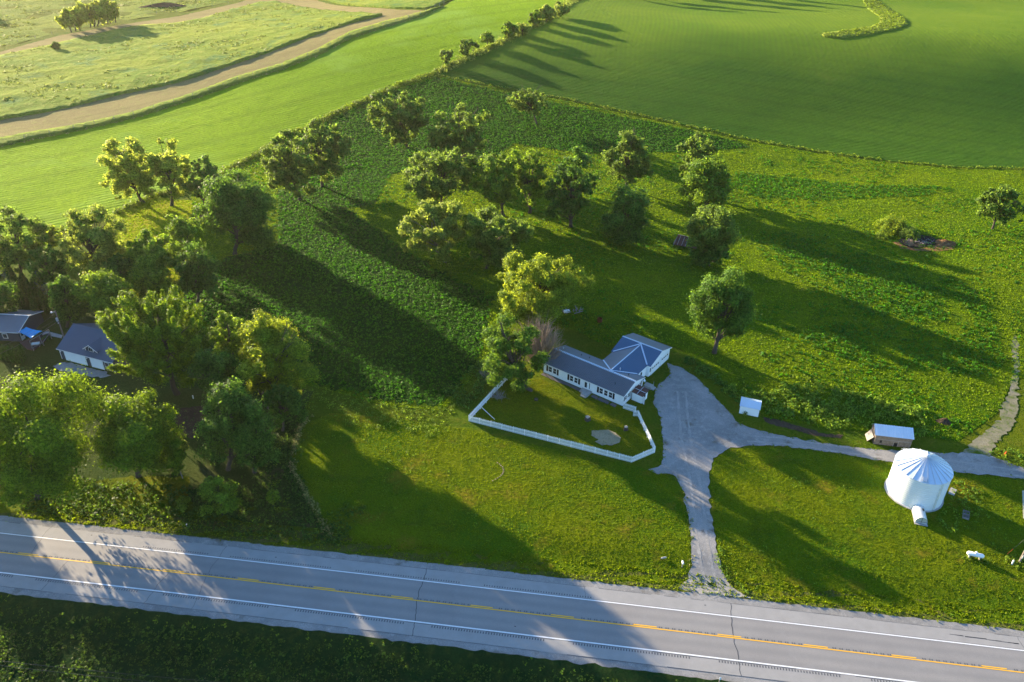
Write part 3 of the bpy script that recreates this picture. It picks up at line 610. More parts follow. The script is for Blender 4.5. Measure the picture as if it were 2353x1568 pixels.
for i, (x, y, h, r) in enumerate([(-215, 1010, 17, 7), (-180, 850, 15, 7)]):
    B = at(x, y); mp = (np.linalg.norm(B-np.array([0, 0, CAMH])))/FOC
    T('distant_tree', 'maple standing just outside the left edge of the photo, shading the highway', 'tree', (x-r/mp, x+r/mp, y-h*.88/mp, y-1/mp), (x, y), 'maple', 'broad', 160+i, 'trees just outside the left edge of the photo')
T('sapling', 'tiny pale sapling on the dark ground below the garden bed', 'tree', (415, 432, 1006, 1040), (423, 1042), 'pale', 'small', 72, size=.7)
T('shrub', 'low bush at the foot of the young tree near the highway', 'bush', (396, 442, 1138, 1172), (420, 1172), 'mid', 'small', 73)
T('round_tree', 'dark shaded tree filling the gap between the large maple and the drooping tree', 'tree', (455, 560, 800, 950), (505, 960), 'dark', 'broad', 74, HS)
T('round_tree', 'dark leafy tree between the tall pale tree and the bushy yellow-topped one', 'tree', (232, 318, 575, 668), (280, 680), 'dark', 'broad', 75, HS)
T('round_tree', 'hazy dark tree between the left edge tree and the tall pale tree', 'tree', (70, 150, 560, 668), (112, 680), 'dark', 'airy', 76, HS)
T('round_tree', 'bright bushy tree at the corner of the mown lawn nearest the arborvitae grove', 'tree', (300, 400, 590, 700), (350, 705), 'mid', 'broad', 77, HS)
T('round_tree', 'dark shrubby tree in the fence row at the lower corner of the dark field', 'tree', (600, 700, 880, 985), (650, 990), 'dark', 'airy', 78, HS)
T('round_tree', 'dark brushy fence-row tree, added for shadow, between the huge dark tree and the large maple', 'tree', (405, 500, 562, 688), (455, 694), 'dark', 'broad', 85, HS)  # fence row brush enlarged into a tree, added to cast shade on the field
# conifers
def cone_tree(name, label, cat, base, h, r, leaf, seed, group, n=2600, col=False):
    rr = np.random.default_rng(seed); B = at(*base); root = empty(name, B, label, cat, group)
    t = rr.uniform(0, 1, n)**.8; a = rr.uniform(0, 6.283, n); prof = (np.sin(np.clip(t*1.02+.02, 0, 1)*math.pi)**.55*(1-.35*t) if col else (1-t)**.85)
    lay = 1+.16*np.sin(t*h*(3 if col else 4.4)+np.floor(a*2)*1.3)
    q = prof*lay*rr.uniform(.8, 1.05, n)*r; C = np.c_[np.cos(a)*q, np.sin(a)*q, .15+t*h]
    Nn = np.c_[np.cos(a), np.sin(a), np.full(n, .35)]; V, F = quads(C, Nn, rr.uniform(.1, .24, n)*(1 if col else 1.3), rr, jit=.4, asp=.7)
    link_mesh('crown', V, F, LM[leaf], root); MB().tube([(0, 0, -.2), (0, 0, h*.5), (0, 0, h*.95)], [.16, .1, .02], 6).build('trunk', M['bark'], root); return root
cone_tree('blue_spruce', 'blue spruce at the left edge of the photo behind the arborvitae grove', 'tree', (12, 652), 7.5, 2.0, 'spruce', 80, 'blue spruces')
cone_tree('blue_spruce', 'blue spruce behind the right side of the arborvitae grove', 'tree', (98, 672), 6.5, 2.0, 'spruce', 81, 'blue spruces')
AG = 'dark columnar arborvitae packed in a grove'
tops = D(0, 800, 3.136, (205, 975), (290, 1010), (110, 915), (245, 850), (335, 795), (275, 960), (350, 905), (405, 915), (480, 935), (520, 1090), (430, 980), (600, 1095), (150, 985), (90, 965), (195, 770), (480, 1160))
proto = None
AL_ = ['topmost', 'front', 'left', 'second row']
for i, (x, y) in enumerate(tops):
    P = at(x, y+62); lab = 'dark green columnar arborvitae in the packed grove left of the garage, one of many alike'
    if proto is None: proto = cone_tree('arborvitae', lab, 'tree', (x, y+62), 6.6, 1.05, 'cedar', 90, AG, 1900, True); o = proto
    else: o = copy_tree(proto)
    o.location = tuple(P); o.rotation_euler.z = i*1.7; k = random.uniform(.85, 1.12); o.scale = (k, k, k*random.uniform(.9, 1.08))
for i, (x, y) in enumerate(D(0, 1220, 4.706, (60, 1040), (160, 1065), (260, 1095), (350, 1105), (430, 1110), (470, 1060))):
    o = copy_tree(proto); o.location = tuple(at(x, y)); o.rotation_euler.z = i; o.scale = (.72, .72, .66); tag(o, 'short arborvitae in the row in front of the dark blue house, one of six alike', 'tree', 'short arborvitae row in front of the dark blue house')
T('round_tree', 'dark leafy tree at the left edge below the arborvitae grove', 'tree', (-50, 42, 640, 735), (0, 740), 'dark', 'broad', 95, HS)
# hedgerow trees between the fields
hb = [((1011, 1042, 118, 148), (1027, 149), 'nearest'), ((1058, 1089, 94, 124), (1075, 126), 'second'), ((1106, 1134, 75, 104), (1120, 106), 'third'), ((1152, 1184, 56, 86), (1168, 88), 'fourth and widest'), ((1184, 1216, 58, 81), (1200, 82), 'low spreading fifth'), ((1216, 1247, 30, 60), (1232, 61), 'dark sixth'), ((1240, 1272, 17, 50), (1256, 51), 'pale seventh'), ((1268, 1302, 4, 39), (1285, 40), 'eighth and farthest')]
for i, (bb, b, w_) in enumerate(hb):
    bb = (bb[0]-4, bb[1]+4, bb[2]-4, bb[3]+1)
    T('hedge_tree', 'small round hedgerow tree between the two crop fields, %s from the pasture' % w_, 'tree', bb, b, ['oak', 'oak', 'mid', 'mid', 'pale', 'mid', 'pale', 'pale'][i], 'small', 100+i, HG, size=1.4, dens=1.3)
T('shrub', 'small lone bush on the hedge line right above the tall forked oak', 'bush', (885, 901, 196, 208), (893, 209), 'mid', 'small', 110, size=1.2)
# shelterbelt at the top left
sb = [((136, 172, 22, 66), (164, 75), 'leftmost'), ((150, 186, 20, 62), (174, 72), 'second from the left'), ((164, 198, 18, 60), (183, 70), 'third from the left'), ((186, 222, 8, 58), (208, 64), 'fourth from the left'), ((200, 236, 4, 54), (216, 62), 'fifth from the left'), ((212, 242, 4, 54), (224, 61), 'fifth from the right'), ((224, 250, -4, 50), (233, 59), 'tall fourth from the right'), ((236, 256, 4, 50), (247, 56), 'third from the right'), ((246, 262, 6, 46), (254, 54), 'second from the right'), ((257, 269, 7, 42), (266, 52), 'thin sparse one at the right end')]
for i, (bb, b, w_) in enumerate(sb):
    bb = (bb[0]-3, bb[1]+3, bb[2]-3, bb[3]+1)
    T('shelter_tree', 'sunlit yellow-green tree in the far top left row, %s' % w_, 'tree', bb, b, 'ash', 'small', 120+i, 'row of sunlit trees at the top left', size=1.7, dens=1.1)
T('pasture_bush', 'dark low bush left of the sunlit tree row at the top left', 'bush', (198*.59, 232*.59+2, 96, 118), (128, 117), 'dark', 'small', 135, size=1.5)
# trees just beyond the top of the frame: their long shadows lie on the fields in view
for i, (x, y, h, r) in enumerate([(1415, -14, 22, 6), (1475, -9, 26, 7), (1560, -9, 27, 8), (1645, -12, 28, 7), (1745, -12, 24, 5), (50, -62, 26, 17), (-50, -40, 24, 15), (-120, 20, 22, 14)]):
    B = at(x, y); mp = (np.linalg.norm(B-np.array([0, 0, CAMH])))/FOC
    T('distant_tree', 'distant tree standing just beyond the upper edge of the photo, throwing its shadow in', 'tree', (x-r/mp, x+r/mp, y-h/mp, y-3/mp), (x, y), 'mid', 'small', 140+i, 'trees just beyond the upper edge of the photo', size=2.2)
# ------------------------------------------------------------------ ground cover
crownfeet = None
dense1 = [(1000, 178), (1250, 232), (1500, 282), (1700, 326), (1720, 340), (1560, 352), (1330, 352), (1180, 330), (1090, 400), (900, 400), (860, 470), (800, 480), (1000, 620), (1130, 680), (1110, 800), (1080, 850), (1010, 935), (900, 925), (720, 880), (600, 855), (520, 785), (420, 690), (430, 620), (640, 560), (640, 440), (720, 400), (640, 335), (760, 275), (890, 214)]
psheet('alfalfa_field', dense1, M['alfalfa'], off=.10, step=2.2, jit=1.1)
clumps('alfalfa', scatter(dense1, 2.8, 1, patch=(11, .10, 4)), 'alfalfa', 201, k=7, r=.30, h=.45, s=.16)
dense2 = [(1690, 395), (1850, 412), (2000, 425), (2180, 430), (2200, 440), (2100, 452), (1900, 462), (1760, 458), (1680, 440)]
clumps('alfalfa', scatter(dense2, 2.2, 2, patch=(8, .22, 3)), 'alfalfa', 202, k=7, r=.35, h=.55, s=.19)
dense3 = [(1760, 520), (1900, 560), (2060, 600), (2200, 640), (2280, 720), (2310, 830), (2290, 870), (2120, 850), (1990, 845), (1880, 800), (1840, 770), (1900, 745), (1990, 745), (1930, 690), (1915, 640), (1800, 590), (1720, 540)]
clumps('alfalfa', scatter(dense3, 1.6, 3, patch=(9, .32, 7)), 'alfalfa', 203, k=8, r=.36, h=.6, s=.19)
rest = past
clumps('pasture_weeds', scatter(rest, .42, 4, patch=(16, .54, 9)), 'alfalfa', 204, k=7, r=.38, h=.5, s=.23)
clumps('pasture_weeds', scatter(rest, .45, 14, avoid=[dense1], patch=(21, .42, 19)), 'weed', 205, k=5, r=.4, h=.28, s=.18)
brush = D(2900, 1500, 2.941, (470, 190), (760, 110), (1000, 150), (1300, 180), (1700, 260), (2100, 340), (2353, 420), (2353, 700), (2230, 760), (2200, 600), (1750, 530), (1680, 640), (1430, 600), (1200, 640), (950, 560), (700, 480), (500, 480), (420, 430), (0, 230), (0, 120), (250, 200))
clumps('brush', scatter(brush, 1.1, 5, patch=(5, .25, 2)), 'mid', 206, k=16, r=.75, h=1.15, s=.24, cat='brush', label='dense green brush between the driveway and the pasture slope')
clumps('brush', scatter([(1560, 840), (1640, 880), (1700, 930), (1690, 900), (1640, 850), (1580, 820)], 1.5, 6), 'dark', 207, k=12, r=.6, h=.7, s=.2)
clumps('tall_grass', scatter(D(2900, 1500, 2.941, (720, 0), (1000, 40), (1300, 130), (1700, 230), (2100, 300), (2353, 380), (2353, 450), (2000, 340), (1500, 230), (1200, 170), (900, 120)), .9, 7, patch=(6, .4, 5)), 'weed', 208, k=8, r=.6, h=.7, s=.2)
# tall grass strips along the field edges
def strip(pts, wd, dens, seed): 
    W = wpoly(pts); X = []; Y = []; rr = np.random.default_rng(seed)
    for a, b in zip(W[:-1], W[1:]):
        L = np.hypot(*(b-a)); n = int(L*dens*wd*2); t = rr.uniform(0, 1, n); q = rr.normal(0, wd*.5, n); d = (b-a)/max(L, .1)
        X.append(a[0]+(b-a)[0]*t-d[1]*q); Y.append(a[1]+(b-a)[1]*t+d[0]*q)
    return np.concatenate(X), np.concatenate(Y)
edge1 = [(262, 492), (300, 474), (355, 448), (440, 432)]
clumps('tall_grass', strip([(440, 432), (520, 392), (600, 350), (640, 325), (760, 266), (890, 206), (1000, 168), (1100, 123), (1160, 94), (1240, 54), (1330, -4)], 1.9, 1.5, 8), 'weed', 210, k=9, r=.8, h=1.0, s=.3)
clumps('tall_grass', strip([(1000, 168), (1100, 123), (1160, 94), (1240, 54), (1330, -4)], 3.2, 1.0, 88), 'pale', 218, k=10, r=1.0, h=1.2, s=.35)
clumps('tall_grass', strip([(1003, 173), (1100, 192), (1300, 228), (1500, 272), (1700, 317), (1900, 352), (2050, 372), (2200, 386), (2353, 389), (2500, 394)], 1.0, 1.0, 9), 'weed', 211, k=8, r=.7, h=.7, s=.28)
clumps('tall_grass', strip(edge1, 1.4, 2.0, 10), 'weed', 212, k=12, r=.7, h=1.3, s=.25)
clumps('tall_grass', strip(fenceA[2:-1], 1.0, .6, 11), 'straw', 213, k=6, r=.7, h=.6, s=.28)
# hay tufts
clumps('hay_tufts', scatter(hay_low+hay_top, .11, 12, patch=(12, .52, 3)), 'hay', 214, k=7, r=.9, h=.4, s=.36, zoff=1.0)
clumps('meadow_tufts', scatter([(-200, 150), (0, 108), (137, 70), (273, 46), (410, 26), (547, -4), (300, -60), (-200, -60)], .07, 13, patch=(14, .5, 3)), 'hay', 215, k=8, r=1.0, h=.6, s=.4)
# grass waterway curving through the right-hand crop field
ww = D(2696, 0, 1.6807, (1245, -60), (1300, 60), (1390, 120), (1385, 160), (1330, 185), (1150, 212), (990, 232), (1010, 250), (1120, 262), (1300, 240), (1480, 205), (1565, 175), (1560, 150), (1500, 100), (1420, 50), (1360, 0), (1355, -60))
psheet('grass_waterway', ww, M['rough'], off=.18, step=3, thick=.5, lump=.1, jit=.3)
clumps('tall_grass', scatter(ww, .5, 15), 'weed', 216, k=6, r=.9, h=.6, s=.4, zoff=.5)
# roadside weeds
sdn = lambda s0, s1, n0, n1: np.array([roadP(s, n0) for s in range(s0, s1, 3)]+[roadP(s, n1) for s in range(s1, s0, -3)])
clumps('ditch_weeds', scatter(sdn(-95, 95, -5.5, -26), 2.6, 16, world=True, patch=(4, .22, 3)), 'weeddk', 217, k=8, r=.45, h=.6, s=.17)
clumps('ditch_weeds', scatter(sdn(-95, 95, -3.9, -7), 1.0, 17, world=True, patch=(5, .50, 8)), 'mid', 218, k=8, r=.35, h=.35, s=.14)
clumps('ditch_flowers', scatter(sdn(-90, 20, -9, -24), .55, 18, world=True, patch=(14, .52, 5)), 'straw', 219, k=4, r=.25, h=.75, s=.08)
clumps('roadside_weeds', scatter(sdn(-95, -36, 13, 22), 1.7, 19, world=True, patch=(5, .25, 3)), 'weeddk', 220, k=9, r=.5, h=.8, s=.19)
clumps('roadside_weeds', scatter(sdn(-95, -36, 12.6, 17.5), .8, 20, world=True, patch=(6, .45, 4)), 'mid', 221, k=8, r=.4, h=.6, s=.16)
clumps('lawn_weeds', scatter(lawnW, .25, 21, patch=(9, .56, 4)), 'mid', 222, k=8, r=.4, h=.22, s=.12)
clumps('lawn_weeds', scatter(lawnE, .25, 22, patch=(9, .56, 5)), 'mid', 223, k=8, r=.4, h=.22, s=.12)
clumps('field_edge_weeds', scatter([(640, 870), (720, 885), (900, 930), (1020, 935), (1090, 850), (1130, 820), (1160, 860), (1100, 900), (1040, 960), (1000, 1010), (930, 985), (840, 985), (720, 950), (660, 960), (640, 1080), (670, 1180), (620, 1190), (600, 1100), (600, 960)], .9, 23, patch=(6, .35, 5)), 'mid', 224, k=13, r=.6, h=.55, s=.13)
clumps('homestead_weeds', scatter([(560, 960), (700, 960), (690, 1080), (740, 1220), (560, 1200), (440, 1180), (450, 1110), (600, 1090)], .8, 24, patch=(5, .4, 5)), 'weeddk', 225, k=9, r=.6, h=.8, s=.2)
clumps('drive_edge_weeds', strip([(1592, 1300), (1592, 1240), (1582, 1180), (1572, 1130)], .5, 1.5, 25), 'straw', 226, k=6, r=.3, h=.2, s=.1)
clumps('drive_edge_weeds', strip([(1655, 1255), (1660, 1300), (1680, 1335), (1720, 1362)], .9, 2.0, 26), 'mid', 227, k=10, r=.4, h=.5, s=.14)
clumps('weedy_line', strip([(715, 955), (690, 985), (668, 1050), (672, 1080), (690, 1115), (712, 1150), (735, 1190), (760, 1232)], .5, 4.5, 262), 'straw', 263, k=12, r=.4, h=.8, s=.15)
clumps('weedy_line', strip([(700, 955), (675, 985), (655, 1050), (660, 1090), (690, 1140), (720, 1200)], 1.2, 2.2, 264), 'weeddk', 265, k=10, r=.5, h=.8, s=.18)
clumps('pen_weeds', strip([(1080, 860), (1120, 830), (1100, 900), (1060, 930), (1040, 890)], 1.5, 1.5, 27), 'dark', 228, k=12, r=.7, h=.9, s=.22)
clumps('bin_weeds', scatter([(2190, 1100), (2260, 1130), (2250, 1200), (2190, 1230), (2150, 1200), (2180, 1160)], 1.2, 28), 'mid', 229, k=10, r=.5, h=.6, s=.17)
clumps('tank_weeds', strip(D(3400, 1750, 2.6135, (1180, 1260), (1300, 1310), (1420, 1300), (1440, 1260)), .5, 3, 29), 'weed', 230, k=10, r=.4, h=.5, s=.13)
clumps('garden_weeds', scatter(D(0, 900, 1.6807, (1200, 1250), (1360, 1230), (1300, 1440)), .8, 30), 'weeddk', 231, k=6, r=.3, h=.25, s=.1)
# bright willow bush, burnt brush and rubble hollow on the right
# real grass blades in tufts (they catch the low sun on their sides)
def grass(name, XY, leaf, seed, k=3, r=.12, h=.16, s=.10):
    rr = np.random.default_rng(seed); X, Y = XY; n = len(X); Z = gz(X, Y)+.03; sc = rr.uniform(.6, 1.4, n)
    C = np.repeat(np.c_[X, Y, Z], k, 0); s_ = np.repeat(sc, k); C[:, :2] += rr.normal(0, r, (n*k, 2)); C[:, 2] += h*s_*.5
    a = rr.uniform(0, 6.283, n*k); Nn = np.c_[np.cos(a), np.sin(a), rr.uniform(.0, .5, n*k)]
    V, F = quads(C, Nn, s*s_, rr, jit=.15); return tag(link_mesh(name, V, F, LM[leaf]), kind='stuff')
LM['grassA'] = leaf_mat('grass_blade', (.055, .125, .003), (.125, .165, .004), (.32, .43, .006), .36, .12)
LM['grassB'] = leaf_mat('grass_blade_bright', (.06, .16, .003), (.165, .235, .004), (.36, .54, .006), .38, .1)
clumps('drive_edge_grass', strip(drive[3:44], .45, 2.2, 260), 'grassA', 261, k=7, r=.3, h=.16, s=.12)
LM['grassL'] = leaf_mat('grass_lawn', (.06, .14, .004), (.155, .19, .004), (.32, .42, .006), .36, .07)
grass('lawn_grass', scatter(lawnW, 13, 401), 'grassL', 401, s=.075, h=.055)
grass('lawn_grass', scatter(lawnE, 13, 402), 'grassL', 402, s=.075, h=.055)
grass('lawn_grass', scatter(yard, 13, 403), 'grassL', 403, s=.065, h=.05)
grass('verge_grass', scatter(sdn(-95, 95, 11.3, 15.5), 6, 404, world=True), 'grassA', 404, s=.13, h=.16)
grass('pasture_grass', scatter(past, 4.2, 405, avoid=[dense1], patch=(7, .18, 4)), 'grassB', 405, s=.13, h=.10, r=.2)
grass('mown_grass', scatter([(248, 500), (300, 477), (355, 452), (450, 462), (480, 500), (440, 560), (420, 640), (330, 690), (250, 660), (215, 600)], 5, 406), 'grassB', 406, s=.13, h=.1)
def bush(name, label, px, r, h, leaf, seed, k=900, s=.16, cat='bush', up_=.9):
    B = at(*px); rr = np.random.default_rng(seed); d = unit(rr, k); d[:, 2] = abs(d[:, 2]); C = d*np.array([r, r, h])*rr.uniform(.55, 1.05, (k, 1))*(1+.25*np.sin(d[:, 0:1]*7+seed)*np.cos(d[:, 1:2]*6))
    root = empty(name, B, label, cat); V, F = quads(C, d+np.array([0, 0, .2]), rr.uniform(s*.6, s*1.4, k), rr, asp=.6); link_mesh('foliage', V, F, LM[leaf], root)
    mb = MB()
    for i in range(9): a = rr.uniform(0, 6.28); mb.tube([(0, 0, -.1), (math.cos(a)*r*.3, math.sin(a)*r*.3, h*.4), (math.cos(a)*r*.6, math.sin(a)*r*.6, h*.8)], [.06, .04, .015], 4)
    mb.build('stem', M['bark'], root); return root
bush('willow_bush', 'bright yellow-green bush at the left end of the burnt rubble hollow', (2050, 528), 4.4, 3.8, 'bright', 300, 5200, .3)
bush('willow_bush', 'low yellowish bush in front of the bright one by the rubble hollow', (2030, 545), 2.6, 1.3, 'weed', 301, 1200, .26)
bush('dark_bush', 'scorched dark purple-brown bush beside the burnt rubble hollow', (2088, 545), 2.9, 3.0, 'oak', 302, 1800, .25)
C7 = (3400, 780); s7 = 3.381
psheet('burnt_ground', D(*C7, s7, (640, 620), (760, 560), (900, 540), (1050, 560), (1200, 600), (1210, 650), (1100, 700), (950, 720), (820, 720), (700, 680)), M['dark'], off=.16, step=1, jit=.12)
def mound(name, px, r, h, mat, label, cat, seed=0, asp=1.0, az=0):
    B = at(*px); V = []; F = []; n = 28; k = 9; rr = np.random.default_rng(seed)
    for i in range(k+1):
        t = i/k
        for j in range(n):
            a = 2*math.pi*j/n; q = r*(1-t)*(1+.14*math.sin(3*a+seed)+.08*math.sin(7*a)); x = math.cos(a)*q*asp; y = math.sin(a)*q
            x, y = x*math.cos(az)-y*math.sin(az), x*math.sin(az)+y*math.cos(az)
            V.append((x, y, h*(math.sin(t*math.pi/2)**1.3)*(1+rr.normal(0, .07))-.1))
    for i in range(k):
        for j in range(n): F.append((i*n+j, i*n+(j+1) % n, (i+1)*n+(j+1) % n, (i+1)*n+j))
    o = link_mesh(name, V, F, mat, smooth=True); o.location = tuple(B); return tag(o, label, cat)
mound('straw_mound', C7 and D(*C7, s7, (1290, 660))[0], 2.7, 1.1, M['straw'], 'tan straw and ash mound at the right end of the burnt rubble hollow', 'mound', 2, 1.3)
psheet('scorched_grass', D(*C7, s7, (580, 650), (680, 620), (740, 690), (900, 735), (1100, 715), (1250, 640), (1420, 640), (1400, 740), (1200, 770), (900, 760), (700, 730)), M['straw'], off=.13, step=1, jit=.15)
mb = MB(at(*D(*C7, s7, (1000, 650))[0])+np.array([0, 0, .3]))
for i in range(60):
    a, b = random.gauss(0, 2.4), random.gauss(0, 1.0); w_ = random.uniform(.08, .3); mb.beam((a, b, random.uniform(0, .2)), (a+random.gauss(0, .35), b+random.gauss(0, .35), random.uniform(.05, .3)), w_, w_*.5)
tag(mb.build('burnt_debris', plain('debris_grey', (.20, .17, .16), .8, 0, .8, 2)), 'scattered pale burnt rubble lying in the dark hollow', 'debris', kind='stuff')
rr = np.random.default_rng(5)
def twigbush(name, label, px, r, h, n, seed, mat='twig', z0=0.0, cat='bush', lean=(0, 0)):
    tw = 1.7 if r > 5 else 1.0
    B = at(*px)+np.array([0, 0, z0]); rr = np.random.default_rng(seed); mb = MB(); root = None
    for i in range(n):
        a = rr.uniform(0, 6.283); q = rr.uniform(.2, 1)*r; e = np.array([math.cos(a)*q+lean[0], math.sin(a)*q+lean[1], h*rr.uniform(.5, 1.05)*(1-.35*(q/r)**2)]); mid = e*.5+rr.normal(0, .12, 3)*r*.4
        mb.tube([(rr.normal(0, .1), rr.normal(0, .1), -.1), tuple(mid), tuple(e)], [.05*tw, .032*tw, .012*tw], 3)
        for _ in range(4): f = e+rr.normal(0, .22*r, 3)+np.array([0, 0, .25*r]); mb.tube([tuple(mid+(e-mid)*rr.uniform(0, .9)), tuple((e+f)/2), tuple(f)], [.026*tw, .018*tw, .008*tw], 3)
    o = mb.build(name, M[mat]); o.location = tuple(B); return tag(o, label, cat)
twigbush('dead_bush', 'small bare brown bush at the left rim of the burnt hollow', D(*C7, s7, (800, 700))[0], 1.1, 1.9, 40, 6)
twigbush('dead_tree', 'large bare brown twiggy tree behind the left end of the white house', (1238, 838), 5.2, 9.6, 230, 7, cat='dead tree')
twigbush('dead_branches', 'bare fallen branches lying inside the picket fence at the left', D(1850, 1480, 2.941, (430, 330))[0], 1.9, .8, 34, 8, 'wood', cat='branches')
twigbush('dead_branches', 'bare fallen branches outside the left side of the picket fence', D(1850, 1180, 3.734, (400, 1230))[0], 2.2, 1.0, 30, 9, 'wood', cat='branches')
twigbush('dead_branches', 'pale dead twigs hanging below the drooping tree by the dark field', (628, 948), 1.6, 2.6, 34, 10, 'wood', cat='branches')
mb = MB(); P = at(385, 12)
o = mound('manure_pile', (380, 16), 3.2, 2.6, M['soil'], 'long dark mound of earth in the far meadow at the top left', 'mound', 4, 5.2, math.radians(14))
mound('dirt_mound', D(2900, 1500, 2.941, (2270, 460))[0] if False else (2170, 970), 1.5, .8, M['soil'], 'small brown dirt mound in the brush beyond the wooden shed', 'mound', 5, 1.2)

# ------------------------------------------------------------------ white house
HO = np.array([22.85, 130.15, 0]); HA = math.atan2(.594, -.805)          # local x runs left along the front, local -y is the rear -> flip
class HB(MB):
    """house frame: a = metres left along the front eave, b = metres back from it"""
    def p(s, a, b, c): return (a*-.805+b*.594, a*.594+b*.805, c)
house = empty('white_house', HO, 'long white single-storey house with grey-blue ribbed metal roof and black shutters', 'house')
def walls(a0, a1, b0, b1, ze, zr, ridge='a'):
    h = HB(); z0 = -.3
    if ridge == 'a':
        bm = (b0+b1)/2
        h.add([(a0, b0, z0), (a0, b1, z0), (a0, b1, ze), (a0, bm, zr), (a0, b0, ze), (a1, b0, z0), (a1, b1, z0), (a1, b1, ze), (a1, bm, zr), (a1, b0, ze)],
              [(0, 4, 3, 2, 1), (5, 6, 7, 8, 9), (0, 5, 9, 4), (1, 2, 7, 6), (0, 1, 6, 5)])
    else:
        am = (a0+a1)/2
        h.add([(a0, b0, z0), (a1, b0, z0), (a1, b0, ze), (am, b0, zr), (a0, b0, ze), (a0, b1, z0), (a1, b1, z0), (a1, b1, ze), (am, b1, zr), (a0, b1, ze)],
              [(0, 1, 2, 3, 4), (5, 9, 8, 7, 6), (0, 4, 9, 5), (1, 6, 7, 2)])
    return h
wall = walls(.3, 20.0, .35, 8.45, 2.62, 3.82).build('wall', M['siding'], house)
h = HB()
for z in (.0, .35, .7, 1.05, 1.4, 1.75, 2.1, 2.4): h.box(.28, 20.02, .335, .35, z, z+.02)
h.build('siding_seams', plain('siding_shadow', (.5, .53, .55), .7), wall)  # grey strips along the board seams, coloured as their shadow lines
h = HB()
for z in (.12, .5, .88, 1.26, 1.64, 2.02, 2.36): h.box(.285, .3, .4, 8.4, z, z+.02)
h.build('siding_seams', plain('siding_shadow2', (.5, .53, .55), .7), wall)
rf = HB().corr((0, 0, 2.62), (20.2, 0, 2.62), (20.2, 4.4, 3.98), (0, 4.4, 3.98), .40, .15, duty=.5).build('roof', M['roof_grey'], house)
HB().corr((0, 8.8, 2.62), (20.2, 8.8, 2.62), (20.2, 4.4, 3.98), (0, 4.4, 3.98), .45, .03, duty=.25).build('roof', M['roof_grey'], house)
h = HB(); h.slab([(-.03, 4.12, 4.02), (20.23, 4.12, 4.02), (20.23, 4.4, 4.09), (-.03, 4.4, 4.09)], .03); h.slab([(-.03, 4.4, 4.09), (20.23, 4.4, 4.09), (20.23, 4.68, 4.02), (-.03, 4.68, 4.02)], .03)
h.build('ridge_cap', M['flash'], rf)
h = HB(); h.box(-.02, 20.22, -.03, .0, 2.50, 2.62); h.slab([(-.04, 0, 2.64), (-.0, 0, 2.64), (0, 4.4, 4.0), (-.04, 4.4, 4.0)], .16); h.slab([(-.04, 4.4, 4.0), (0, 4.4, 4.0), (0, 8.8, 2.64), (-.04, 8.8, 2.64)], .16); h.build('fascia', M['white'], rf)
# connecting wing and garage wing (sky blue put into the shaded slopes)
walls(1.95, 10.2, 8.3, 13.0, 2.72, 4.0, 'b').build('wall', M['siding'], house)
walls(1.2, 10.4, 12.9, 22.2, 2.85, 4.25).build('wall', M['siding'], house)
HB().corr((1.7, 4.9, 2.72), (1.7, 17.4, 2.72), (6.05, 17.4, 4.10), (6.05, 4.9, 4.10), .5, .02, duty=.2).build('roof', M['roof_shaded'], house)
HB().corr((10.4, 4.9, 2.72), (10.4, 17.4, 2.72), (6.05, 17.4, 4.10), (6.05, 4.9, 4.10), .5, .02, duty=.2).build('roof', M['roof_grey'], house)
gr = HB().corr((.85, 12.65, 2.83), (10.7, 12.65, 2.83), (10.7, 17.55, 4.36), (.85, 17.55, 4.36), .5, .02, duty=.2).build('roof', M['roof_shaded'], house)
HB().corr((.85, 22.45, 2.83), (10.7, 22.45, 2.83), (10.7, 17.55, 4.36), (.85, 17.55, 4.36), .45, .04, duty=.3).build('roof', M['roof_grey'], house)
h = HB(); h.slab([(.82, 17.35, 4.36), (10.73, 17.35, 4.36), (10.73, 17.55, 4.43), (.82, 17.55, 4.43)], .03); h.slab([(.82, 17.55, 4.43), (10.73, 17.55, 4.43), (10.73, 17.75, 4.36), (.82, 17.75, 4.36)], .03); h.build('ridge_cap', M['flash'], gr)
h = HB(); h.slab([(.82, 12.65, 2.86), (.86, 12.65, 2.86), (.86, 17.55, 4.39), (.82, 17.55, 4.39)], .18); h.slab([(.82, 17.55, 4.39), (.86, 17.55, 4.39), (.86, 22.45, 2.86), (.82, 22.45, 2.86)], .18); h.build('fascia', M['white'], gr)
h = HB(); h.slab([(5.93, 4.5, 4.13), (6.17, 4.5, 4.13), (6.17, 17.0, 4.15), (5.93, 17.0, 4.15)], .05)
for a, b, c in ((1.85, 8.7, 2.75), (10.25, 8.7, 2.75)): h.beam((6.05, 4.7, 4.09), (a, b, c+.04), .30, .05)
for a, b, c in ((1.85, 12.8, 2.95), (10.25, 12.8, 2.95)): h.beam((6.05, 17.3, 4.33), (a, b, c), .30, .05)
h.build('valley_flashing', M['flash'], gr)
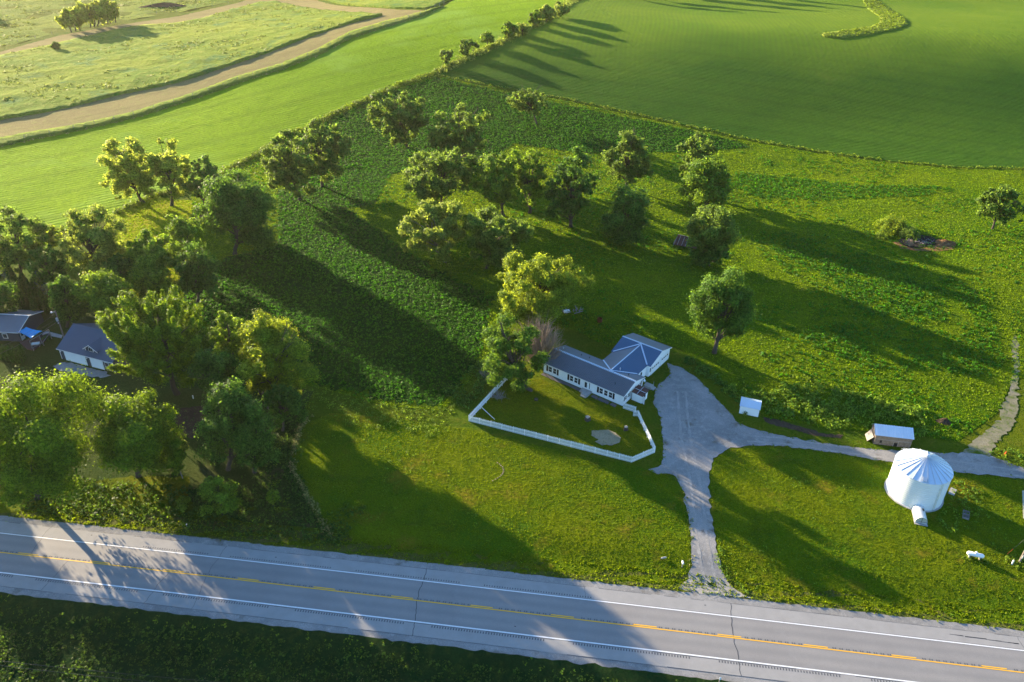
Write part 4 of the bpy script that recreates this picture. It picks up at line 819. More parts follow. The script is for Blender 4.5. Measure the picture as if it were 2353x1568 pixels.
# windows and doors on the front wall (b = .35) and gable end (a = .3)
def window(a0, a1, z0, z1, wallname='front', b=.35):
    f = HB(); g = HB(); t = .06
    def bx(q, x0, x1, c0, c1, d0, d1):
        if wallname == 'front': q.box(x0, x1, b-d1, b-d0, c0, c1)
        else: q.box(b-d1, b-d0, x0, x1, c0, c1)
    for x0, x1, c0, c1 in ((a0, a0+t, z0, z1), (a1-t, a1, z0, z1), (a0+t, a1-t, z0, z0+t), (a0+t, a1-t, z1-t, z1)): bx(f, x0, x1, c0, c1, .005, .06)
    zm = (z0+z1)/2; bx(f, a0+t, a1-t, zm-.03, zm+.03, .005, .055)
    o = f.build('window', M['white'], house); bx(g, a0+t, a1-t, z0+t, z1-t, .005, .03); g.build('pane', M['glass'], o)
def shutter(a0, a1, z0, z1, wallname='front', b=.35):
    f = HB()
    if wallname == 'front': f.box(a0, a1, b-.045, b-.003, z0, z1)
    else: f.box(b-.045, b-.003, a0, a1, z0, z1)
    f.build('shutter', M['black'], house)
for x0, x1 in ((17.80, 18.70), (16.68, 17.58), (12.36, 13.26), (11.26, 12.14), (5.06, 5.95), (3.93, 4.82), (2.82, 3.71)): window(x0, x1, .75, 2.1)
for x0, x1 in ((18.83, 19.3), (16.14, 16.58), (13.38, 13.86), (10.7, 11.16), (6.06, 6.52), (2.32, 2.76), (8.28, 8.42)): shutter(x0, x1, .7, 2.15)
for x0, x1 in ((1.0, 1.75), (2.0, 2.75), (5.55, 6.0), (6.25, 6.7), (6.95, 7.4)): window(x0, x1, 1.0, 2.1, 'side', .3)
for x0, x1 in ((.62, .92), (2.83, 3.15), (5.1, 5.42), (7.55, 7.9)): shutter(x0, x1, .95, 2.15, 'side', .3)
d = HB().box(8.72, 9.78, .27, .345, .35, 2.3).build('door', M['white'], house); HB().box(8.95, 9.5, .25, .268, .75, 2.05).build('pane', M['glass'], d)
HB().box(8.80, 8.86, .22, .268, 1.2, 1.3).build('handle', M['black'], d)
h = HB(); h.box(7.6, 9.9, -1.0, .2, -.1, .42); h.box(7.6, 9.1, -1.8, -1.0, -.1, .40); h.box(7.75, 8.95, -2.15, -1.8, -.1, .2)
h.build('steps', M['conc'], house)
# garage doors in the right gable
for b0 in (13.9, 18.2):
    g = HB().box(1.13, 1.19, b0, b0+3.4, -.05, 2.15).build('garage_door', M['white'], house)
    for k in range(4): HB().box(1.115, 1.13, b0+.25+k*.8, b0+.75+k*.8, 1.35, 1.7).build('pane', M['glass'], g)
    f = HB(); f.box(1.08, 1.19, b0-.15, b0, -.05, 2.3); f.box(1.08, 1.19, b0+3.4, b0+3.55, -.05, 2.3); f.box(1.08, 1.19, b0, b0+3.4, 2.15, 2.3); f.build('door_frame', M['white'], g)
HB().box(1.14, 1.19, 13.15, 13.5, 1.0, 2.0).build('pane', M['glass'], house)
d = HB().box(1.895, 1.945, 10.4, 11.0, 1.2, 2.0).build('pane', M['glass'], house)
d = HB().box(1.3, 1.85, 12.83, 12.89, 0, 2.05).build('door', M['siding'], house)
# roof vents
for a, b, z, r_, hh in ((4.8, 6.4, 3.35, .12, .9), (2.6, 6.2, 3.4, .1, .5), (3.3, 1.9, 3.2, .08, .45), (14.5, 6.6, 3.3, .08, .35), (19, 6.3, 3.4, .12, .35), (12.6, 6.8, 3.3, .08, .3)):
    q = HB(); q.tube([(a, b, z-.1), (a, b, z+hh)], r_*.7, 7); q.tube([(a, b, z+hh*.8), (a, b, z+hh*1.02)], [r_*1.3, r_*.9], 7); q.build('roof_vent', M['galv'] if r_ > .11 else M['black'], house)
# back stoop by the side door
h = HB(); h.box(-1.5, .2, 8.9, 10.2, -.1, .55); h.box(-2.1, -1.5, 9.0, 10.1, -.1, .28)
for a, b in ((-1.45, 8.95), (-1.45, 10.15), (-.1, 8.95)): h.beam((a, b, .5), (a, b, 1.4), .06)
h.beam((-1.45, 8.95, 1.38), (-.1, 8.95, 1.38), .06); h.beam((-1.45, 8.95, 1.0), (-.1, 8.95, 1.0), .05)
h.build('side_steps', M['conc'], house)
q = HB(); q.add([(-.15+.42*math.cos(t)*.25, 8.2+.38*math.sin(t), 2.2+.38*math.cos(t)) for t in np.arange(0, 6.28, .5)]+[(-.5, 8.2, 2.2)], [(i, (i+1) % 13, 13) for i in range(13)]); q.beam((.3, 8.2, 2.1), (-.2, 8.2, 2.15), .06); q.build('satellite_dish', M['galv'], house)
# lean-to shed by the gable
an = empty('lean_to_shed', HO, 'small white lean-to with rusty flat roof against the right end of the white house', 'shed')
h = HB(); h.box(-2.35, -.05, 3.4, 5.75, -.2, 1.95); h.build('wall', M['siding'], an)
HB().slab([(-2.6, 3.15, 1.98), (.05, 3.15, 2.12), (.05, 6.0, 2.3), (-2.6, 6.0, 2.16)], .07).build('roof', M['rust'], an)
h = HB(); h.beam((-2.5, 4.55, 2.11), (.0, 4.55, 2.25), .09, .05); h.beam((-1.2, 3.2, 2.08), (-1.2, 5.95, 2.28), .07, .04); h.build('roof_batten', M['flash'], an)
h = HB(); h.box(-2.372, -2.352, 3.9, 4.9, 0, 1.75); h.build('doorway', M['black'], an)
h = HB(); h.add([(-2.36, 3.75, 0), (-2.95, 3.5, 0), (-2.95, 3.5, 1.8), (-2.36, 3.75, 1.8), (-2.33, 3.7, 0), (-2.92, 3.45, 0), (-2.92, 3.45, 1.8), (-2.33, 3.7, 1.8)], [(0, 1, 2, 3), (7, 6, 5, 4), (0, 4, 5, 1), (2, 6, 7, 3), (1, 5, 6, 2), (0, 3, 7, 4)]); h.build('door', M['white'], an)
# paving along the front
def hb_to(lst): return [(HO[0]+a*-.805+b*.594, HO[1]+a*.594+b*.805) for a, b in lst]
sheet('front_path', np.array(hb_to([(9.9, .1), (19.8, .1), (19.9, -.9), (15.5, -1.0), (13, -.75), (9.9, -1.0)])), M['slabdk'], off=.08, step=1.5)
for i, a in enumerate((6.4, 4.9, 3.6, 1.9)):
    w_ = 1.35 if i else 1.5; P = hb_to([(a-w_/2, -1.15), (a+w_/2, -1.0), (a+w_/2-.1, -.1), (a-w_/2+.1, -.2)]); mb = MB(); mb.slab([(p[0], p[1], .14) for p in P], .12)
    tag(mb.build('paving_slab', M['slabdk']), 'dark paving slab along the front wall of the white house, %s from the steps' % ['first', 'second', 'third', 'fourth'][i], 'paving slab', 'paving slabs along the front wall')

# ------------------------------------------------------------------ picket fences
FP = {k: at(*p)[:2] for k, p in zip(['FL', 'C', 'R', 'T', 'T2', 'S1', 'S0', 'LE'], D(1850, 1480, 2.941, (72, 605), (1987, 1092), (2262, 975), (2063, 548), (2002, 548), (2030, 502), (1885, 455), (520, 122)))}
def picket_fence(name, label, pts, H=1.5, side=1):
    root = empty(name, (*pts[0], 0), label, 'fence', None); o0 = np.array([*pts[0], 0])
    for A, B in zip(pts[:-1], pts[1:]):
        L = np.hypot(*(B-A)); k = max(1, round(L/2.44)); d = (B-A)/L
        for i in range(k):
            a = A+d*L*i/k; l = L/k; ang = math.atan2(d[1], d[0]); j = random.uniform(-.04, .04)
            mb = MB((a[0]-o0[0], a[1]-o0[1], 0), ang)
            for z in (.35, 1.1): mb.box(.02, l-.02, .02*side, .07*side, z+j, z+.09+j)
            n = int(l/.185)
            for q in range(n):
                x = (q+.5)*l/n; t = H+random.uniform(-.05, .05)+j; x2 = x+random.uniform(-.015, .015)
                mb.add([(x-.055, -.022*side, .06), (x+.055, -.022*side, .06), (x2+.055, -.022*side, t-.07), (x2, -.022*side, t), (x2-.055, -.022*side, t-.07), (x-.055, .0, .06), (x+.055, .0, .06), (x2+.055, .0, t-.07), (x2, .0, t), (x2-.055, .0, t-.07)], [(0, 1, 2, 3, 4), (9, 8, 7, 6, 5), (0, 5, 6, 1), (1, 6, 7, 2), (4, 9, 5, 0), (2, 7, 8, 3), (3, 8, 9, 4)])
            mb.build('panel', M['picket'], root)
            pm = MB((a[0]-o0[0], a[1]-o0[1], 0), ang); pm.box(-.05, .05, .075*side, .175*side, -.1, H-.1); pm.build('post', M['white'], root)
    return root
picket_fence('picket_fence', 'white picket fence closing the front yard on its left, highway and driveway sides', [FP['LE'], FP['FL'], FP['C'], FP['R'], FP['T'], FP['T2']], side=1)
picket_fence('picket_fence', 'short stretch of white picket fence joining the right corner of the house', [FP['S1'], FP['S0']], side=-1)
# things in the yard
def stump(label, px, h, r, seed):
    B = at(*px); root = empty('tree_stump', B, label, 'stump', 'sawn stumps in the front yard'); rr = np.random.default_rng(seed); mb = MB(); n = 14; V = []; F = []
    for i, (z, q) in enumerate(((-.1, 1.5), (.12, 1.2), (h*.6, 1.0), (h, .95))):
        for j in range(n): a = 6.283*j/n; k = q*r*(1+.12*math.sin(3*a+seed)+rr.normal(0, .03)); V.append((math.cos(a)*k, math.sin(a)*k, z+(rr.normal(0, .06) if i == 3 else 0)))
    for i in range(3):
        for j in range(n): F.append((i*n+j, i*n+(j+1) % n, (i+1)*n+(j+1) % n, (i+1)*n+j))
    link_mesh('trunk', V, F, M['bark'], root); V2 = V[-n:]; link_mesh('cut_face', [(v[0], v[1], v[2]+.004) for v in V2]+[(0, 0, h+.02)], [(j, (j+1) % n, n) for j in range(n)], plain('cut_wood', (.40, .33, .26), .9, 0, .5, 5), root)
stump('ragged grey tree stump in the middle of the fenced front yard', D(1850, 1480, 2.941, (1470, 590))[0], .8, .5, 1)
stump('smaller pale tree stump near the right end of the fenced yard', D(1850, 1480, 2.941, (1920, 705))[0], .75, .38, 2)
B = at(*D(1850, 1480, 2.941, (865, 355))[0]); mb = MB(); mb.tube([(0, 0, 0), (0, 0, .35), (0, 0, .36)], [.42, .40, .3], 12); o = mb.build('fire_ring', M['bark']); o.location = tuple(B); tag(o, 'small dark round fire ring on the lawn near the yard tree', 'fire ring')
a_, b_ = at(*D(1850, 1480, 2.941, (205, 468))[0]), at(*D(1850, 1480, 2.941, (378, 588))[0])
mb = MB(); mb.beam((*a_[:2], 1.0), (*b_[:2], .1), .09); tag(mb.build('loose_pole', M['white']), 'loose white pole leaning inside the left corner of the picket fence', 'pole')

# ------------------------------------------------------------------ grain bin
BC_ = np.array([72.2, 106.4, 0.]); gb = empty('grain_bin', BC_, 'large round white corrugated steel grain bin with conical ribbed roof', 'grain bin'); n = 72; r0 = 4.62
V = []; F = []; zs = np.arange(0, 6.21, .1)
for i, z in enumerate(zs):
    q = r0+.035*math.cos(z*2*math.pi/.4)
    for j in range(n): a = 6.28319*j/n; V.append((math.cos(a)*q, math.sin(a)*q, z+.1))
for i in range(len(zs)-1):
    for j in range(n): F.append((i*n+j, i*n+(j+1) % n, (i+1)*n+(j+1) % n, (i+1)*n+j))
link_mesh('wall', V, F, plain('white_corrugated', (.74, .77, .79), .5, .15, .12, .7), gb, smooth=True)
mb = MB(); mb.tube([(0, 0, -.2), (0, 0, .12), (0, 0, .16)], [4.95, 4.9, 4.66], n); mb.build('base_ring', M['conc'], gb)
V = [(0.0, 0.0, 8.62)]; F = []
for i in range(1, 10):
    t = i/9; q = 4.72*t
    for j in range(n): a = 6.28319*j/n; V.append((math.cos(a)*q, math.sin(a)*q, 8.62-2.36*t))
for j in range(n): F.append((0, 1+j, 1+(j+1) % n))
for i in range(8):
    for j in range(n): F.append((1+i*n+j, 1+(i+1)*n+j, 1+(i+1)*n+(j+1) % n, 1+i*n+(j+1) % n))
rfo = link_mesh('roof', V, F, M['galvroof'], gb)
mb = MB()
for j in range(24): a = 6.28319*j/24; mb.beam((math.cos(a)*.3, math.sin(a)*.3, 8.53), (math.cos(a)*4.72, math.sin(a)*4.72, 6.33), .07, .10)
mb.build('roof_rib', M['galv'], rfo)
mb = MB(); mb.tube([(0, 0, 8.4), (0, 0, 8.75), (0, 0, 8.95)], [.42, .42, .2], 12); mb.build('roof_cap', M['galv'], rfo)
def onroof(a, t, dz=0): return (math.cos(a)*4.82*t, math.sin(a)*4.82*t, 8.62-2.36*t+dz)
a = math.radians(-112); P = onroof(a, .8, .12); Q = onroof(a, .95, .12); mb = MB(); mb.beam(P, Q, .7, .15); mb.build('roof_hatch', M['galv'], rfo)
mb = MB()
for a, t0, t1 in ((math.radians(-48), .72, .98), (math.radians(-42), .72, .98), (math.radians(112), .5, 1.0), (math.radians(118), .5, 1.0), (math.radians(-118), .8, 1.0)): mb.beam(onroof(a, t0, .3), onroof(a, t1, .3), .05)
for k in range(6): t = .5+.09*k; mb.beam(onroof(math.radians(112), t, .3), onroof(math.radians(118), t, .3), .05)
mb.beam(onroof(math.radians(-48), .72, .3), onroof(math.radians(-42), .72, .3), .05)
mb.build('roof_ladder', M['galv'], rfo)
mb = MB()
for a in (math.radians(-75), math.radians(-71)): mb.beam((math.cos(a)*4.75, math.sin(a)*4.75, .3), (math.cos(a)*4.75, math.sin(a)*4.75, 6.2), .05)
for k in range(18):
    z = .5+k*.32; p_, q_ = [(math.cos(a)*4.75, math.sin(a)*4.75, z) for a in (math.radians(-75), math.radians(-71))]; mb.beam(p_, q_, .03)
mb.build('ladder', plain('bin_ladder_yellow', (.62, .62, .50), .6), gb)
# fan housing
fA = np.array(at(*D(3400, 1750, 2.6135, (735, 890))[0]))-BC_; fa = math.atan2(fA[1], fA[0]); fl = np.hypot(*fA[:2])
fan = MB((0, 0, 0), fa); V = []; F = []; m_ = 12
for i, x in enumerate((4.4, fl*.75, fl+.3)):
    for j in range(m_+1): t = math.pi*j/m_; V.append((x, math.cos(t)*.95, .45+math.sin(t)*.95))
    V += [(x, -.95, .1), (x, .95, .1)]
kk = m_+3
for i in range(2):
    for j in range(kk-1): F.append((i*kk+j, i*kk+j+1, (i+1)*kk+j+1, (i+1)*kk+j))
    F.append((i*kk+kk-1, i*kk, (i+1)*kk, (i+1)*kk+kk-1))
F.append(tuple(range(2*kk, 3*kk))); fan.add(V, F); fo = fan.build('fan_housing', M['galv'], gb)
mb = MB((0, 0, 0), fa); mb.box(fl+.31, fl+.34, -.03, .03, .1, 1.35); mb.box(fl+.31, fl+.34, -.9, .9, .42, .48); mb.build('housing_seam', M['rumble'], fo)
mb = MB((0, 0, 0), fa); mb.box(4.6, fl+.75, -1.05, 1.05, -.1, .1); mb.build('pad', M['conc'], gb)
mb = MB((0, 0, 0), fa); mb.box(fl*.72, fl*.72+.55, .2, .55, 1.28, 1.4); mb.build('vent', M['glass'], fo)
# trough crate beside the bin
B = at(*D(3400, 1750, 2.6135, (1208, 820))[0]); cr_ = empty('open_crate', B, 'small open wooden crate lying on the grass right of the grain bin', 'crate', rz=math.radians(62))
mb = MB(); mb.box(-1.0, 1.0, -.45, .45, 0, .06); mb.build('base', M['wood'], cr_); mb = MB(); mb.box(-1, 1, -.5, -.45, 0, .4); mb.box(-1, 1, .45, .5, 0, .4); mb.box(-1.0, -.95, -.45, .45, 0, .4); mb.box(.95, 1, -.45, .45, 0, .4); mb.box(-.03, .03, -.45, .45, .05, .4); mb.build('sides', M['wood'], cr_)
B = at(*D(3400, 1750, 2.6135, (1070, 570))[0]); mb = MB((0, 0, 0), .9); mb.box(-1.0, 1.0, -.5, .5, -.1, .12); o = mb.build('concrete_slab', M['conc']); o.location = tuple(B); tag(o, 'small pale concrete slab on the grass at the right foot of the grain bin', 'slab')
B = at(*D(3400, 1750, 2.6135, (1810, 850))[0]); B2 = at(*D(3400, 1750, 2.6135, (1800, 560))[0]); mb = MB(); mb.slab([(B[0], B[1], .1), (B[0]+4, B[1], .1), (B2[0]+4, B2[1], .1), (B2[0], B2[1], .1)], .2); tag(mb.build('concrete_slab', M['conc']), 'grey concrete pad cut by the right edge of the photo', 'slab')
# propane tank
pa, pb = at(*D(3400, 1750, 2.6135, (1205, 1240))[0]), at(*D(3400, 1750, 2.6135, (1388, 1280))[0]); c = (pa+pb)/2; pt = empty('propane_tank', c, 'white horizontal propane tank on the lawn below the grain bin', 'tank', rz=math.atan2(pb[1]-pa[1], pb[0]-pa[0])); L = np.hypot(*(pb-pa)[:2])/2
mb = MB(); mb.tube([(-L, 0, .75), (-L+.06, 0, .75), (-L+.25, 0, .75), (L-.25, 0, .75), (L-.06, 0, .75), (L, 0, .75)], [.08, .22, 0.36, .36, .22, .08], 18); mb.build('tank', M['white'], pt, True)
mb = MB(); mb.tube([(0, 0, 1.1), (0, 0, 1.3), (0, 0, 1.36)], [.2, .2, .1], 12); mb.build('dome', M['white'], pt)
for x in (-L*.6, L*.6): mb = MB(); mb.box(x-.1, x+.1, -.3, .3, 0, .45); mb.build('leg', M['conc'], pt)
# right-hand utility pole with guy marker and meter
def utility_pole(base, H, label, arm=True, cyl=False, rz=0):
    root = empty('utility_pole', base, label, 'pole', rz=rz); MB().tube([(0, 0, -.3), (0, 0, H*.5), (0, 0, H)], [.17, .145, .11], 9).build('post', M['barkl'], root)
    if cyl:
        MB().tube([(.0, -.35, H-2.6), (0, -.35, H-2.5), (0, -.35, H-1.8), (0, -.35, H-1.7)], [.18, .24, .24, .16], 10).build('transformer', M['galv'], root)
        MB().tube([(0, -.3, H-3.2), (0, -.3, H-2.95)], [.13, .13], 8).build('meter_box', M['galv'], root)
        mb = MB(); mb.beam((0, 0, H-.4), (-.8, -.2, H-.3), .06); mb.tube([(-.8, -.2, H-.2), (-.8, -.2, H-.5)], [.16, .22], 9); mb.build('lamp', M['white'], root)
    else:
        MB().box(-.09, .09, -.25, -.13, 1.2, 1.9).build('meter_box', M['galv'], root)
    return root
Bp = at(*D(3400, 1750, 2.6135, (1765, 1312))[0]); utility_pole(Bp, 9, 'wooden utility pole rising at the right edge of the photo near the propane tank')
Bm = at(*D(3400, 1750, 2.6135, (1690, 1328))[0]); mb = MB(); mb.tube([(0, 0, 0), (0, 0, .9), (0, 0, 1.0)], [.12, .12, .05], 9); o = mb.build('pedestal', M['white']); o.location = tuple(Bm); tag(o, 'small white utility pedestal in the weeds beside the right-hand pole', 'pedestal')
a_ = at(*D(3400, 1750, 2.6135, (1640, 1222))[0]); mb = MB(); b2 = Bp+np.array([0, 0, 7.5]); mb.tube([tuple(a_), tuple(b2)], .02, 4); o = mb.build('guy_wire', M['wire']); tag(o, 'guy wire running from the lawn to the right-hand utility pole', 'wire'); q = a_+(b2-a_)*.22; MB().tube([tuple(a_), tuple(q)], .05, 5).build('marker', M['orange'], o)
clumps('pole_weeds', (Bp[0]+R.normal(0, 1.0, 50)-.4, Bp[1]+R.normal(0, .7, 50)), 'weed', 240, k=10, r=.4, h=.5, s=.14)
P = at(*D(3400, 1750, 2.6135, (1618, 185))[0]); mb = MB(); mb.tube([(0, 0, 0), (0, 0, .5), (0, 0, .9)], [.16, .13, .04], 9); o = mb.build('marker_cone', M['orange']); o.location = tuple(P); tag(o, 'tiny orange marker in the grass beside the farm track junction', 'marker')
clumps('track_weeds', scatter(D(3400, 1750, 2.6135, (1460, 150), (1600, 80), (1819, 180), (1819, 310), (1650, 290), (1500, 230)), 1.5, 41, patch=(4, .3, 2)), 'mid', 241, k=9, r=.5, h=.5, s=.17)

# ------------------------------------------------------------------ sheds by the driveway
def frame(o, u): u = np.array(u)/np.hypot(*u); return math.atan2(u[1], u[0])
def gable_shed(name, label, org, ang, L, W, ze, zr, wm, rm, rib=.25, over=.15, ridge_b=None):
    root = empty(name, org, label, 'shed', rz=ang); rb = W/2 if ridge_b is None else ridge_b
    mb = MB(); mb.add([(0, 0, -.2), (0, W, -.2), (0, W, ze), (0, rb, zr-.05), (0, 0, ze), (L, 0, -.2), (L, W, -.2), (L, W, ze), (L, rb, zr-.05), (L, 0, ze)], [(0, 4, 3, 2, 1), (5, 6, 7, 8, 9), (0, 5, 9, 4), (1, 2, 7, 6)]); mb.build('wall', wm, root)
    sl = (zr-ze)/rb
    MB().corr((-over, -over, ze-sl*over+.03), (L+over, -over, ze-sl*over+.03), (L+over, rb, zr+.03), (-over, rb, zr+.03), rib, .035).build('roof', rm, root)
    sl = (zr-ze)/(W-rb)
    MB().corr((-over, W+over, ze-sl*over+.03), (L+over, W+over, ze-sl*over+.03), (L+over, rb, zr+.03), (-over, rb, zr+.03), rib, .035).build('roof', rm, root)
    return root
s1 = gable_shed('small_shed', 'small white shed with ribbed white metal roof beside the driveway', (46.2, 128.9, 0), math.atan2(-1.25, 3.75), 3.75, 3.1, 1.95, 2.7, M['siding'], M['galvroof'])
bush('shrub', 'small dark plant growing against the front wall of the white shed', D(2900, 1500, 2.941, (235, 475))[0], .55, 1.0, 'mid', 311, 160, .12)
cr_o = at(*D(2900, 1500, 2.941, (1742, 812))[0]); ca = math.atan2(-1.1, 6.8)
s2 = gable_shed('wooden_shed', 'weathered grey board shed with shiny metal roof beside the grain bin', cr_o, ca, 6.7, 3.2, 2.35, 3.35, M['barn'], M['galvroof'], rib=.45, over=.2, ridge_b=2.0)
mb = MB()
for k in range(34):
    x = .05+k*.197; mb.box(x, x+.14, -.05, -.02, random.uniform(0, .3), 2.3+random.uniform(-.05, 0)); 
mb.build('board', plain('boards_grey', (.27, .225, .175), .9, 0, 1, 2.5, c2=(.13, .11, .09)), s2)
mb = MB(); mb.box(.1, 6.6, -.09, -.055, 1.25, 1.42); mb.box(3.5, 3.62, -.1, -.056, 0, 1.25); mb.box(4.3, 4.42, -.1, -.056, 0, 1.25); mb.build('rail', M['wood'], s2)
mb = MB(); mb.box(3.62, 4.3, -.075, -.055, 0, .85); mb.box(1.0, 1.4, -.07, -.056, .5, 1.1); mb.build('gap', M['black'], s2)
mb = MB(); mb.slab([(-.2, .2, 1.5), (-.2, 2.6, 1.55), (-1.0, 2.7, .1), (-1.0, .6, .1)], .06); mb.build('leaning_panel', M['wood'], s2)
# collapsed shed in the pasture
o0 = at(*D(2600, 850, 5.8825, (560, 800))[0]); cs = empty('collapsed_shed', o0, 'collapsed shed with rusty brown metal roof sheets under the pale olive tree', 'shed', rz=math.atan2(*(lambda d: (d[1], d[0]))((at(*D(2600, 850, 5.8825, (900, 880))[0])-o0)[:2])))
mb = MB(); mb.corr((0, 0, .6), (7.5, 0, .6), (7.5, 3.2, 2.1), (0, 3.2, 2.3), .6, .04); mb.build('roof', M['rust'], cs); mb = MB()
for x in (.9, 2.1, 3.2): mb.beam((x, 0, .68), (x, 3.2, 2.36), .16, .05)
mb.beam((0, 3.2, 2.4), (7.5, 3.2, 2.2), .12); mb.build('roof_batten', M['wood'], cs)
mb = MB()
for k in range(7): mb.beam((-.3-k*.08, k*.35, 0), (.1, .3+k*.35, .8+k*.22), .1)
mb.box(.1, 7.3, 3.0, 3.1, -.2, 2.0); mb.build('frame', M['wood'], cs)
# scrap pile behind the house and burn barrel
sp = at(*D(1850, 1180, 3.734, (1600, 250))[0]); mb = MB(sp)
for i in range(16): a = random.uniform(-2.4, 2.4); b = random.gauss(0, .6); mb.beam((a, b, random.uniform(0, .4)), (a+random.gauss(0, 1.2), b+random.gauss(0, .8), random.uniform(.2, .9)), random.uniform(.1, .22))
o = mb.build('scrap_wood_pile', M['wood']); tag(o, 'heap of old grey boards and scrap behind the bright tree and the house', 'wood pile'); mb = MB(sp+np.array([-.8, -.6, .2]), .3); mb.box(-.7, .7, -.35, .35, 0, .5); mb.build('white_drum', M['white'], o)
Bb = at(*D(1350, 900, 1.6807, (1762, 652))[0]); root = empty('burn_barrel', Bb, 'rusty open burn barrel standing on the grass behind the white house', 'barrel')
V = []; F = []; n = 16
for q, z in ((.62, 0), (.62, .5), (.6, 1.0), (.56, 1.0), (.56, .15)):
    for j in range(n): a = 6.28319*j/n; V.append((math.cos(a)*q, math.sin(a)*q, z))
for i in range(4):
    for j in range(n): F.append((i*n+j, i*n+(j+1) % n, (i+1)*n+(j+1) % n, (i+1)*n+j))
F.append(tuple(4*n+j for j in range(n))); link_mesh('barrel', V, F, M['rust_or'], root)
# ------------------------------------------------------------------ blue garage and house on the left
GO = np.array([-98.6, 143.75, 0]); ga = math.atan2(-4.75, 13.35); gar = empty('blue_garage', GO, 'dark blue garage with slate metal roof, dormer and two white doors', 'garage', rz=ga); GL = 15.3; GW = 11.6
mb = MB(); z0 = -.2; e = .35
mb.add([(e, e, z0), (e, GW-e, z0), (e, GW-e, 2.7), (e, GW/2, 5.6), (e, e, 2.7), (GL-e, e, z0), (GL-e, GW-e, z0), (GL-e, GW-e, 2.7), (GL-e, GW/2, 5.6), (GL-e, e, 2.7)], [(0, 4, 3, 2, 1), (5, 6, 7, 8, 9), (0, 5, 9, 4), (1, 2, 7, 6)]); mb.build('wall', M['dkside'], gar)
gr = MB().corr((0, 0, 2.75), (GL, 0, 2.75), (GL, GW/2, 5.85), (0, GW/2, 5.85), .24, .03, duty=.3).build('roof', M['slate'], gar)
MB().corr((0, GW, 2.75), (GL, GW, 2.75), (GL, GW/2, 5.85), (0, GW/2, 5.85), .24, .03, duty=.3).build('roof', M['slate'], gar)
mb = MB(); mb.beam((0, GW/2, 5.9), (GL, GW/2, 5.9), .3, .06); mb.build('ridge_cap', M['slate'], gr)
mb = MB(); mb.box(-.02, GL+.02, -.04, 0, 2.6, 2.75); mb.build('fascia', M['white'], gr)
for a0, a1 in ((1.75, 7.4), (8.85, 12.0)):
    d = MB().box(a0, a1, .29, .345, -.05, 2.3).build('garage_door', M['siding'], gar); f = MB(); f.box(a0-.14, a0, .25, .345, -.05, 2.45); f.box(a1, a1+.14, .25, .345, -.05, 2.45); f.box(a0, a1, .25, .345, 2.3, 2.45); f.build('door_frame', M['white'], d)
f = MB(); f.box(e-.03, e+.1, .3, .345, -.1, 2.6); f.box(GL-e-.1, GL-e+.03, .3, .345, -.1, 2.6); f.build('corner_trim', M['white'], gar)
f = MB(); f.box(12.6, 13.7, .28, .345, 1.0, 2.2); wn = f.build('window', M['white'], gar); MB().box(12.7, 13.6, .26, .28, 1.1, 2.1).build('pane', M['glass'], wn)
for x in (.9, 8.1, 12.35): MB().tube([(x, .15, 2.3), (x, .1, 2.1)], [.06, .13], 8).build('lamp', M['white'], gar)
dm = MB(); dx0, dx1 = 6.9, 10.7; dmx = (dx0+dx1)/2; dz = 5.15
dm.add([(dx0+.25, 1.2, 3.2), (dx1-.25, 1.2, 3.2), (dx1-.25, 1.2, 3.95), (dmx, 1.2, 5.05), (dx0+.25, 1.2, 3.95), (dx0+.25, 5, 3.2), (dx1-.25, 5, 3.2), (dx1-.25, 5, 3.95), (dmx, 5, 5.05), (dx0+.25, 5, 3.95)], [(0, 1, 2, 3, 4), (0, 4, 9, 5), (1, 6, 7, 2)]); dor = dm.build('dormer', M['dkside'], gar)
MB().slab([(dx0, .85, 3.9), (dmx, .85, dz+.05), (dmx, 5.2, dz+.05), (dx0, 5.2, 3.9)], .08).build('dormer_roof', M['slate'], dor)
MB().slab([(dmx, .85, dz+.05), (dx1, .85, 3.9), (dx1, 5.2, 3.9), (dmx, 5.2, dz+.05)], .08).build('dormer_roof', M['slate'], dor)
f = MB(); f.beam((dx0, .83, 3.82), (dmx, .83, dz-.03), .07, .14); f.beam((dmx, .83, dz-.03), (dx1, .83, 3.82), .07, .14); f.box(dx0+.25, dx0+.37, 1.15, 1.19, 3.2, 4.0); f.box(dx1-.37, dx1-.25, 1.15, 1.19, 3.2, 4.0); f.build('trim', M['white'], dor)
f = MB(); f.prism([(dmx-.62, 3.4), (dmx+.62, 3.4), (dmx+.62, 4.25), (dmx, 4.7), (dmx-.62, 4.25)], 1.12, 1.19); wn = f.build('window', M['white'], dor); f = MB(); f.prism([(dmx-.52, 3.5), (dmx-.04, 3.5), (dmx-.04, 4.55), (dmx-.52, 4.2)], 1.09, 1.119); f.prism([(dmx+.04, 3.5), (dmx+.52, 3.5), (dmx+.52, 4.2), (dmx+.04, 4.55)], 1.09, 1.119); f.build('pane', M['glass'], wn)
